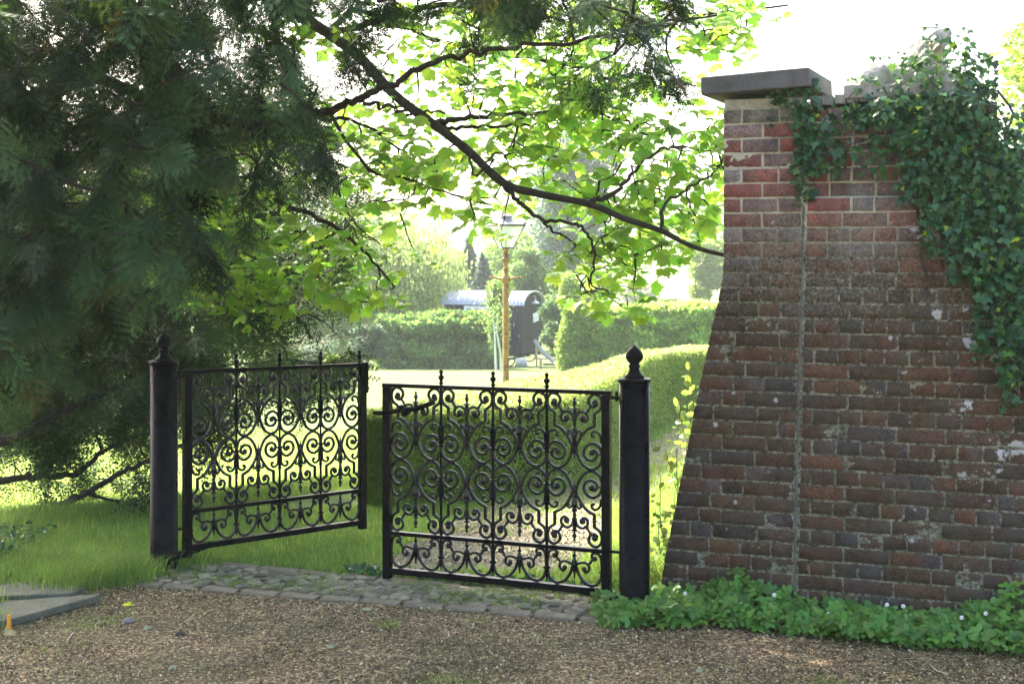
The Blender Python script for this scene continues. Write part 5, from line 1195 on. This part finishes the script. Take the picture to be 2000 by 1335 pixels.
def background():
    hedge_block('hornbeam_hedge', 'shade-toned clipped hornbeam hedge in front of the shepherd hut', bx(742, 44), bx(962, 44), 44, 1.0, 1.80, 30000, M_HORN, .8, (.85, .95, .78), .20, topvar=.22)  # darker tint puts the willow's shade into the leaf colour
    hedge_block('hornbeam_hedge', 'pale sunlit hornbeam hedge right of the hut, above the box hedge', bx(1118, 38), bx(1420, 38), 38, 1.0, 1.98, 34000, M_HORN, .42, (1.7, 1.55, 1.1), .14, topvar=.12)  # same leaf material, tint raised to paint in the sunlight
    crown_tree('hornbeam_column', 'pale leafy hornbeam column at the left end of the sunlit hedge', bx(1116, 37.6), 37.6, 2.75, .38, M_HORN, 9000, 'column', .11, (1.35, 1.25, 1.0), .05, .02, lobes=9, seed=3)
    crown_tree('hornbeam_column', 'slim bright hornbeam column between the dark hedge and the lamp post', bx(972, 43), 43, 3.0, .33, M_HORN, 6000, 'column', .12, (1.2, 1.2, 1.0), .05, .22, lobes=9, seed=4)
    crown_tree('dark_shrub', 'dense dark evergreen shrub at the left end of the hornbeam hedge', bx(716, 43), 43, 1.75, .75, M_DARKLEAF, 7000, 'round', .12, (.8, .9, .9), .05, .0, seed=5, cat='shrub')
    crown_tree('golden_shrub', 'yellow-green feathery shrub behind the free end of the left gate', bx(655, 27), 27, 1.05, .42, M_HORN, 4000, 'round', .09, (1.2, 1.0, .45), .04, .0, seed=6, cat='shrub')
    crown_tree('grey_shrub', 'grey-green bush low behind the left gate, beside the golden shrub', bx(612, 31), 31, 1.2, .75, M_CEDAR, 5000, 'round', .09, (1.8, 1.8, 1.6), .04, .0, seed=7, cat='shrub')
    crown_tree('willow_tree', 'large pale weeping willow left of the shepherd hut', bx(745, 50), 50, 7.0, 3.3, M_WILLOW, 52000, 'weep', .15, (1, 1, 1), .25, .22, seed=8, lobes=46)
    crown_tree('willow_tree', 'smaller pale weeping willow between the left gate and the big willow', bx(625, 50), 50, 4.9, 2.6, M_WILLOW, 26000, 'weep', .16, (.9, .95, .9), .2, .2, seed=9, lobes=30)
    crown_tree('willow_tree', 'tall slender pale willow rising just left of the lamp', bx(850, 62), 62, 6.9, 1.9, M_WILLOW, 20000, 'weep', .17, (1.05, 1.0, .85), .2, .2, seed=10, lobes=24)
    crown_tree('conifer', 'small dark conifer above the left end of the hut roof', bx(916, 68), 68, 5.1, .95, M_CEDAR, 7000, 'cone', .18, (.9, 1, 1), .12, .05, seed=11)
    crown_tree('conifer', 'lower dark conifer between the small conifer and the lamp post', bx(944, 66), 66, 4.3, 1.1, M_CEDAR, 7000, 'cone', .18, (.9, 1, 1), .12, .05, seed=12)
    crown_tree('leafy_tree', 'pale green rounded tree directly behind the lamp post', bx(985, 72), 72, 6.2, 2.4, M_HORN, 13000, 'round', .22, (1.0, 1.05, .8), .15, .1, seed=13)
    crown_tree('leafy_tree', 'mid green rounded tree behind the hut roof, right of the lamp', bx(1040, 60), 60, 5.0, 1.7, M_HORN, 13000, 'round', .20, (.75, .85, .75), .15, .1, seed=14)
    crown_tree('cedar_tree', 'tall blue-green conifer rising behind the sycamore branch', bx(1120, 74), 74, 11.2, 2.3, M_CEDAR, 26000, 'column', .26, (1.15, 1.3, 1.3), .22, .12, seed=15, lobes=22)
    crown_tree('leafy_shrub', 'dark leafy bush crowding the right end of the hut', bx(1092, 45), 45, 2.9, .72, M_DARKLEAF, 14000, 'round', .14, (1.5, 1.5, 1.3), .08, .0, seed=16, cat='shrub')
    crown_tree('leafy_shrub', 'rounded green bush behind the hut and the pale hedge', bx(1105, 52), 52, 4.0, 1.3, M_HORN, 12000, 'round', .16, (.75, .85, .75), .08, .0, seed=17, cat='shrub')
    crown_tree('blossom_tree', 'white blossoming tree above the pale hornbeam hedge', bx(1245, 62), 62, 3.6, 1.3, leaf_mat('blossom', (.6, .6, .52), (.5, .5, .4), .4), 9000, 'round', .13, (1, 1, 1), .1, .1, seed=18)
    crown_tree('leafy_tree', 'pale tree close to the edge of the brick buttress, beyond the hedge', bx(1385, 78), 78, 6.3, 1.6, M_HORN, 12000, 'round', .24, (1.1, 1.05, .85), .16, .1, seed=19)
    crown_tree('leafy_shrub', 'low dark bush on the far garden wall right of the blossom', bx(1308, 66), 66, 2.6, .6, M_DARKLEAF, 4000, 'round', .15, (1.2, 1.2, 1), .06, .0, seed=20, cat='shrub')
    crown_tree('leafy_tree', 'light green tree showing past the ivy at the right edge of the picture', 8.3, 17.5, 7.2, 1.9, M_HORN, 16000, 'round', .12, (1.2, 1.15, .7), .16, .1, seed=21)
    # far garden wall
    b = MB(); x0, x1, yy = bx(1250, 72), bx(1440, 72), 72; g = G(x0, yy); b.box((0, 0, -.4), (x1-x0, .4, 1.55)); b.box((-.05, -.05, 1.553), (x1-x0+.05, .45, 1.68))
    o = b.build('garden_wall', simple('far_brick', (.14, .085, .06), .9, .2, var=(.2, .14, .10), vs=6), smooth=False); o.location = (x0, yy, g); tag(o, 'long low brick garden wall far beyond the pale hedge', 'wall')
    # woods on the far hill
    protos = []
    for k in range(3):
        t = crown_tree('hill_tree', 'misty pale round tree on the far wooded hillside', -90+k*22, 330+k*14, 9+1.5*k, 8.5, M_HORN, 5200, 'round', 1.2, (1.2, 1.25, 1.15), .4, .05, 'trees on the far hillside', 30+k); protos.append(t)  # tint raised so part of the distance haze sits in the leaf colour
    for k in range(30):
        t = copy_tree(protos[k % 3]); y = 300+130*random.random(); x = -.42*y+.84*y*((k*.381966) % 1.0)
        t.location = (x, y, G(x, y)); t.rotation_euler = (0, 0, random.random()*6); s = .8+.6*random.random(); t.scale = (s, s, s)
background()

# ------------------------------------------------------------------ shepherd hut and things beside it
def hut():
    a = math.radians(22); yb = 47.0; x = bx(1020, yb); gz = G(x, yb); root = empty('shepherd_hut', (x, yb, gz)); tag(root, 'dark corrugated shepherd hut on wheels with curved grey roof', 'hut')
    u = np.array([-math.cos(a), math.sin(a), 0]); e = np.array([math.sin(a), math.cos(a), 0]); Z = np.array([0, 0, 1.0])
    L, Wd, z0, z1, zt = 3.3, 2.1, .50, 2.36, 2.82
    def q(i, j, z): return u*i+e*j+Z*z
    navy = simple('navy_paint', (.010, .016, .036), .7, .08); dk = simple('hut_end_paint', (.012, .017, .020), .8, .08); wht = simple('white_paint', (.72, .74, .75), .6)
    b = MB(); n = 240; i = np.linspace(0, L, n); off = .028*np.sin(i*2*math.pi/.155)
    V = [q(ii, -.0+o_, z0) for ii, o_ in zip(i, off)]+[q(ii, o_, z1) for ii, o_ in zip(i, off)]; b.add(V, [(k, k+1, k+1+n, k+n) for k in range(n-1)])
    V = [q(ii, Wd+o_, z0) for ii, o_ in zip(i, off)]+[q(ii, Wd+o_, z1) for ii, o_ in zip(i, off)]; b.add(V, [(k, k+n, k+1+n, k+1) for k in range(n-1)]); b.add([q(0, 0, z0), q(L, 0, z0), q(L, Wd, z0), q(0, Wd, z0)], [(0, 1, 2, 3)]); b.build('side_wall', navy, root)
    th = np.linspace(0, math.pi, 15)
    for s_, ii in ((1, .02), (-1, L-.02)):
        b = MB(); ctr = q(ii, Wd/2, z1); arc = [q(ii, Wd/2-math.cos(t)*Wd/2, z1+math.sin(t)*(zt-z1)) for t in th]; ring = arc+[q(ii, Wd, z0), q(ii, 0, z0)]
        b.add([ctr]+ring, [(0, 1+k, 1+(k+1) % len(ring)) for k in range(len(ring))])
        b.build('end_wall', dk, root, smooth=False)
    b = MB(); n = 300; i = np.linspace(-.10, L+.10, n); m = len(th); V = []
    for ii in i:
        o_ = .007*math.sin(ii*2*math.pi/.155)
        for t in th: V.append(q(ii, Wd/2-math.cos(t)*(Wd/2+.10+o_), z1-.02+math.sin(t)*(zt-z1+.06+o_)))
    b.add(V, [(k*m+j, k*m+j+1, (k+1)*m+j+1, (k+1)*m+j) for k in range(n-1) for j in range(m-1)]); rf = b.build('roof', simple('roof_zinc', (.30, .34, .42), .42, .5, metal=.3), root)
    b = MB(); b.tube([q(-.10, Wd/2-math.cos(t)*(Wd/2+.10), z1-.02+math.sin(t)*(zt-z1+.06)) for t in th], .03, 6); b.build('roof_edge', simple('roof_trim', (.35, .37, .40), .5), rf)
    # chassis
    b = MB(); 
    for j in (.45, Wd-.45): b.tube([q(-.1, j, z0-.08), q(L, j, z0-.08)], .07, 4)
    b.tube([q(.55, -.05, .28), q(.55, Wd+.05, .28)], .04, 6); b.tube([q(L-.7, -.05, .28), q(L-.7, Wd+.05, .28)], .04, 6); b.build('chassis', dk, root)
    for ii in (.55, L-.7):
        for j in (-.06, Wd+.06):
            w_ = MB(); an = np.linspace(0, 2*math.pi, 25); w_.tube([q(ii+math.cos(t)*.27, j, .28+math.sin(t)*.27) for t in an], .028, 6, cap=False)
            for t in an[:-1:3]: w_.tube([q(ii, j, .28), q(ii+math.cos(t)*.26, j, .28+math.sin(t)*.26)], .012, 4)
            w_.ball(q(ii, j, .28), .05, 8); w_.build('wheel', dk, root)
    # white window strip on the side
    b = MB()
    def panel(b_, i0, i1, za, zb, d):
        V = [q(i0, d, za), q(i1, d, za), q(i1, d, zb), q(i0, d, zb), q(i0, .0, za), q(i1, .0, za), q(i1, .0, zb), q(i0, .0, zb)]; b_.add(V, [(0, 3, 2, 1), (0, 1, 5, 4), (1, 2, 6, 5), (2, 3, 7, 6), (3, 0, 4, 7)])
    panel(b, 1.15, 2.42, 1.45, z1-.06, -.06); wf = b.build('window_frame', wht, root, smooth=False)
    for (i0, i1) in ((1.28, 1.50), (1.75, 2.00), (2.06, 2.30)):
        b = MB(); panel(b, i0, i1, 1.75, z1-.16, -.075); b.build('pane', simple('dusty_pane', (.28, .31, .36), .15, .6), wf, smooth=False)
    # hanging sign with its lines of lettering, and the barn lamp above it
    sg = empty('hanging_sign', (x+float((u*-.12+e*1.15)[0]), yb+float((e*1.15-u*.12)[1]), gz+1.85)); sg.rotation_euler = (0, math.radians(-6), math.radians(68)); tag(sg, 'small white sign with lines of dark lettering hung on the hut end', 'sign')
    b = MB(); b.bbox((-.29, -.015, -.17), (.29, .015, .17), .004); bd = b.build('board', wht, sg, smooth=False)
    b = MB(); rr = np.random.RandomState(4)
    for z_ in (.09, 0.0, -.09):
        xx = -.24
        while xx < .22:
            ww = .02+.05*rr.rand(); b.box((xx, -.019, z_-.016), (xx+ww, -.0155, z_+.016)); xx += ww+.02
    b.build('lettering', simple('faded_letter', (.22, .22, .24), .7), bd, smooth=False)
    b = MB(); b.ball((.20, -.02, -.06), .03, 8, sc=(1, .3, 1)); b.build('red_mark', simple('red_letter', (.6, .10, .08), .6), bd)
    b = MB(); 
    for s_ in (-.2, .2): b.tube([(s_, 0, .17), (s_*.6, 0, .50)], .006, 4)
    b.build('hanger', dk, sg)
    lp = empty('barn_lamp', (x+float((u*-.14+e*1.05)[0]), yb+float((e*1.05-u*.14)[1]), gz+2.45)); tag(lp, 'small white swan-neck lamp under the hut gable', 'lamp')
    b = MB(); b.lathe([(.02, .10), (.03, .06), (.06, .02), (.16, -.04), (.17, -.06), (.15, -.05), (.001, .04)], 16); b.build('lamp_shade', wht, lp)
    b = MB(); b.tube(smooth_pts([(-.0, 0, .09), (0, 0, .2), (-.05, .08, .24), (-.08, .16, .2)], 4), .012, 6); b.build('lamp_neck', wht, lp)
    # bucket, bench, curved beam
    p = PX(1018, 716, 46.2); o = MB(); o.lathe([(.001, .0), (.26, 0), (.19, .34), (.17, .34), (.001, .31)], 18); ob = o.build('upturned_tub', simple('grey_tub', (.42, .46, .52), .5)); ob.location = (p[0], p[1], G(p[0], p[1])); tag(ob, 'pale grey upturned tub on the grass under the hut corner', 'tub')
    p = PX(1068, 716, 44.0); rt = empty('wooden_bench', (p[0], p[1], G(p[0], p[1])), math.radians(-4)); tag(rt, 'plain weathered wooden bench beside the hut and the pale hedge', 'bench'); wd = simple('grey_wood', (.22, .19, .14), .8, .3, var=(.34, .30, .23), vs=8)
    b = MB(); b.bbox((-.35, -.2, .36), (1.5, .2, .42), .008); b.build('seat', wd, rt, smooth=False)
    for xx in (-.22, 1.3):
        b = MB(); b.bbox((xx-.04, -.16, 0), (xx+.04, -.08, .358), .006); b.bbox((xx-.04, .08, 0), (xx+.04, .16, .358), .006); b.build('leg', wd, rt, smooth=False)
    b = MB(); b.bbox((-.14, -.03, .12), (1.26, .03, .2), .005); b.build('stretcher', wd, rt, smooth=False)
    rt = empty('curved_beam', tuple(PX(1045, 716, 43.2))); inv = np.array(rt.location); tag(rt, 'grey curved timber beam slanting down to the grass right of the hut', 'beam')
    q_ = np.array([PX(1044, 664, 43.6), PX(1052, 677, 43.5), PX(1066, 693, 43.3), PX(1083, 707, 43.1), PX(1106, 719, 42.8)]); b = MB(); b.tube(smooth_pts(q_-inv, 4), .075, 8); b.build('beam', simple('grey_beam', (.20, .22, .25), .7), rt)
    b = MB(); b.tube([PX(1048, 668, 43.6)-inv, PX(1048, 716, 43.6)-inv], .04, 6); b.build('prop', wd, rt)
    # two white birch-like stems
    for (px, lb) in ((969, 'thin white bare stem left of the lamp post, nearer the hedge'), (979, 'thin white bare stem hard against the left side of the lamp post')):
        p = PX(px, 728, 41.5); o = MB(); o.tube(smooth_pts([(0, 0, -.05), (-.03, 0, .6), (-.05 if px == 969 else -.14, 0, 1.25), (-.12, 0, 1.9)], 4), np.linspace(.05, .02, 13), 6); r_ = empty('sapling', (p[0], p[1], G(p[0], p[1]))); tag(r_, lb, 'young tree', 'white-stemmed saplings'); o.build('trunk', simple('white_bark', (.55, .58, .55), .7), r_)
        c = MB(); m = 110; P = np.column_stack([-.12+.28*rng.normal(size=m), .2*rng.normal(size=m), 1.9+.35*rng.normal(size=m)]); c.inst(*DIAM, P, axes(rng.normal(size=(m, 3))), np.full(m, .11), np.ones((m, 3))); c.build('crown', M_HORN, r_, smooth=False)
hut()

# ------------------------------------------------------------------ lamp post
def lamp_post():
    y = 16.2; x = bx(988, y); gz = G(x, y); root = empty('lamp_post', (x, y, gz)); tag(root, 'old rusty ochre lamp post with four-sided glass lantern', 'lamp post')
    m, t, out = mat('rusty_ochre_paint'); p = N(t, 'ShaderNodeBsdfPrincipled'); n = noise(t, 14, 6, .75); n2 = noise(t, 45, 5, .7)
    r = ramp(t, n.outputs[0], [(.36, (.12, .05, .025)), (.5, (.33, .19, .06)), (.62, (.42, .27, .09)), (.72, (.12, .14, .06))]); c = mix(t, 1.0, r.outputs[0], ramp(t, n2.outputs[0], [(.3, (.7, .7, .7)), (.7, (1.3, 1.3, 1.3))]).outputs[0], 'MULTIPLY')
    t.links.new(c, p.inputs['Base Color']); p.inputs['Roughness'].default_value = .7; t.links.new(bump(t, n2.outputs[0], .4, .005), p.inputs['Normal']); t.links.new(p.outputs[0], out.inputs[0])
    zh = lambda py: EYE+(HZ-py)/F*y-gz
    b = MB(); b.lathe([(.09, -.1), (.09, .25), (.06, .32), (.044, .42), (.0405, zh(560)), (.038, zh(552))], 20); b.build('pole', m, root)
    b = MB(); b.lathe([(.040, zh(553)), (.058, zh(549)), (.062, zh(544)), (.05, zh(540)), (.030, zh(536)), (.030, zh(528)), (.040, zh(526)), (.030, zh(524)), (.030, zh(519)), (.042, zh(512)), (.058, zh(506)), (.060, zh(504)), (.030, zh(503)), (.030, zh(494)), (.020, zh(492)), (.02, zh(484))], 20); b.build('capital', m, root)
    b = MB(); b.tube([(-.20, 0, zh(541)), (-.10, 0, zh(544)), (-.05, 0, zh(546)), (.05, 0, zh(546)), (.10, 0, zh(543)), (.20, 0, zh(541))], [.010, .013, .017, .017, .013, .010], 8); b.ball((-.2, 0, zh(541)), .016, 8); b.ball((.2, 0, zh(541)), .016, 8); b.build('ladder_bar', m, root)
    b = MB()
    for k in range(4):
        a = math.pi/4+k*math.pi/2; c_, s_ = math.cos(a), math.sin(a); b.tube(smooth_pts([(c_*.02, s_*.02, zh(503)), (c_*.05, s_*.05, zh(498)), (c_*.028, s_*.028, zh(492)), (c_*.06, s_*.06, zh(484))], 4), .006, 6)
    b.build('scroll_bracket', m, root)
    lt = empty('lantern', (0, 0, 0)); lt.parent = root; lt.rotation_euler = (0, 0, math.radians(20))
    ml = simple('lantern_metal', (.10, .095, .085), .5, .5, metal=.4); zr = zh(484); ztp = zh(440); rb, rt_ = .105, .275
    def cr(r_, z): return [(math.cos(math.pi/4+k*math.pi/2)*r_, math.sin(math.pi/4+k*math.pi/2)*r_, z) for k in range(4)]
    b = MB(); B0, T0 = cr(rb, zr), cr(rt_, ztp)
    for k in range(4):
        b.tube([B0[k], T0[k]], .007, 5); b.tube([B0[k], B0[(k+1) % 4]], .009, 5); b.tube([T0[k], T0[(k+1) % 4]], .013, 5); b.ball(np.array(T0[k])+np.array([0, 0, .02]), .017, 6)
    b.build('frame', ml, lt)
    gm, gt, go = mat('lantern_glass'); gp = N(gt, 'ShaderNodeBsdfPrincipled'); gp.inputs['Base Color'].default_value = (.92, .95, .95, 1); gp.inputs['Roughness'].default_value = .25; gp.inputs['Transmission Weight'].default_value = .0; gp.inputs['Alpha'].default_value = .45
    gt.links.new(gp.outputs[0], go.inputs[0]); gm.use_backface_culling = False
    for k in range(4):
        b = MB(); i = .98; b.add([np.array(B0[k])*[i, i, 1], np.array(B0[(k+1) % 4])*[i, i, 1], np.array(T0[(k+1) % 4])*[i, i, 1], np.array(T0[k])*[i, i, 1]], [(0, 1, 2, 3)]); b.build('pane', gm, lt, smooth=False)
    b = MB(); T1, T2, T3 = cr(rt_+.01, ztp+.006), cr(.13, zh(431)), cr(.10, zh(429))
    b.add(T1+T2, [(k, (k+1) % 4, 4+(k+1) % 4, 4+k) for k in range(4)]); b.add(T1+cr(.10, zh(484)*0+ztp+.01), [(k, 4+k, 4+(k+1) % 4, (k+1) % 4) for k in range(4)])
    b.lathe([(.10, zh(431)), (.085, zh(428)), (.075, zh(425)), (.095, zh(423.5)), (.085, zh(421)), (.03, zh(419)), (.018, zh(418)), (.02, zh(417)), (.001, zh(415))], 20); b.build('lantern_roof', simple('lantern_roof', (.28, .27, .27), .45, .5, metal=.3), lt, smooth=False)
    b = MB(); b.tube([(0, 0, zr), (0, 0, zr+.12)], .012, 8); b.ball((0, 0, zr+.16), .03, 10, sc=(1, 1, 1.5)); b.build('lamp_holder', ml, lt)
lamp_post()

# ------------------------------------------------------------------ haze
def haze():
    b = MB(); b.box((-430, -14, -6), (430, 720, 40)); m, t, out = mat('haze_air'); v = N(t, 'ShaderNodeVolumePrincipled')
    v.inputs['Density'].default_value = .0007; v.inputs['Color'].default_value = (.92, .97, 1, 1); v.inputs['Anisotropy'].default_value = .15
    t.links.new(v.outputs[0], out.inputs['Volume']); o = b.build('haze', m, smooth=False); tag(o, kind='stuff'); o['label'] = 'pale morning haze over the garden'
haze()
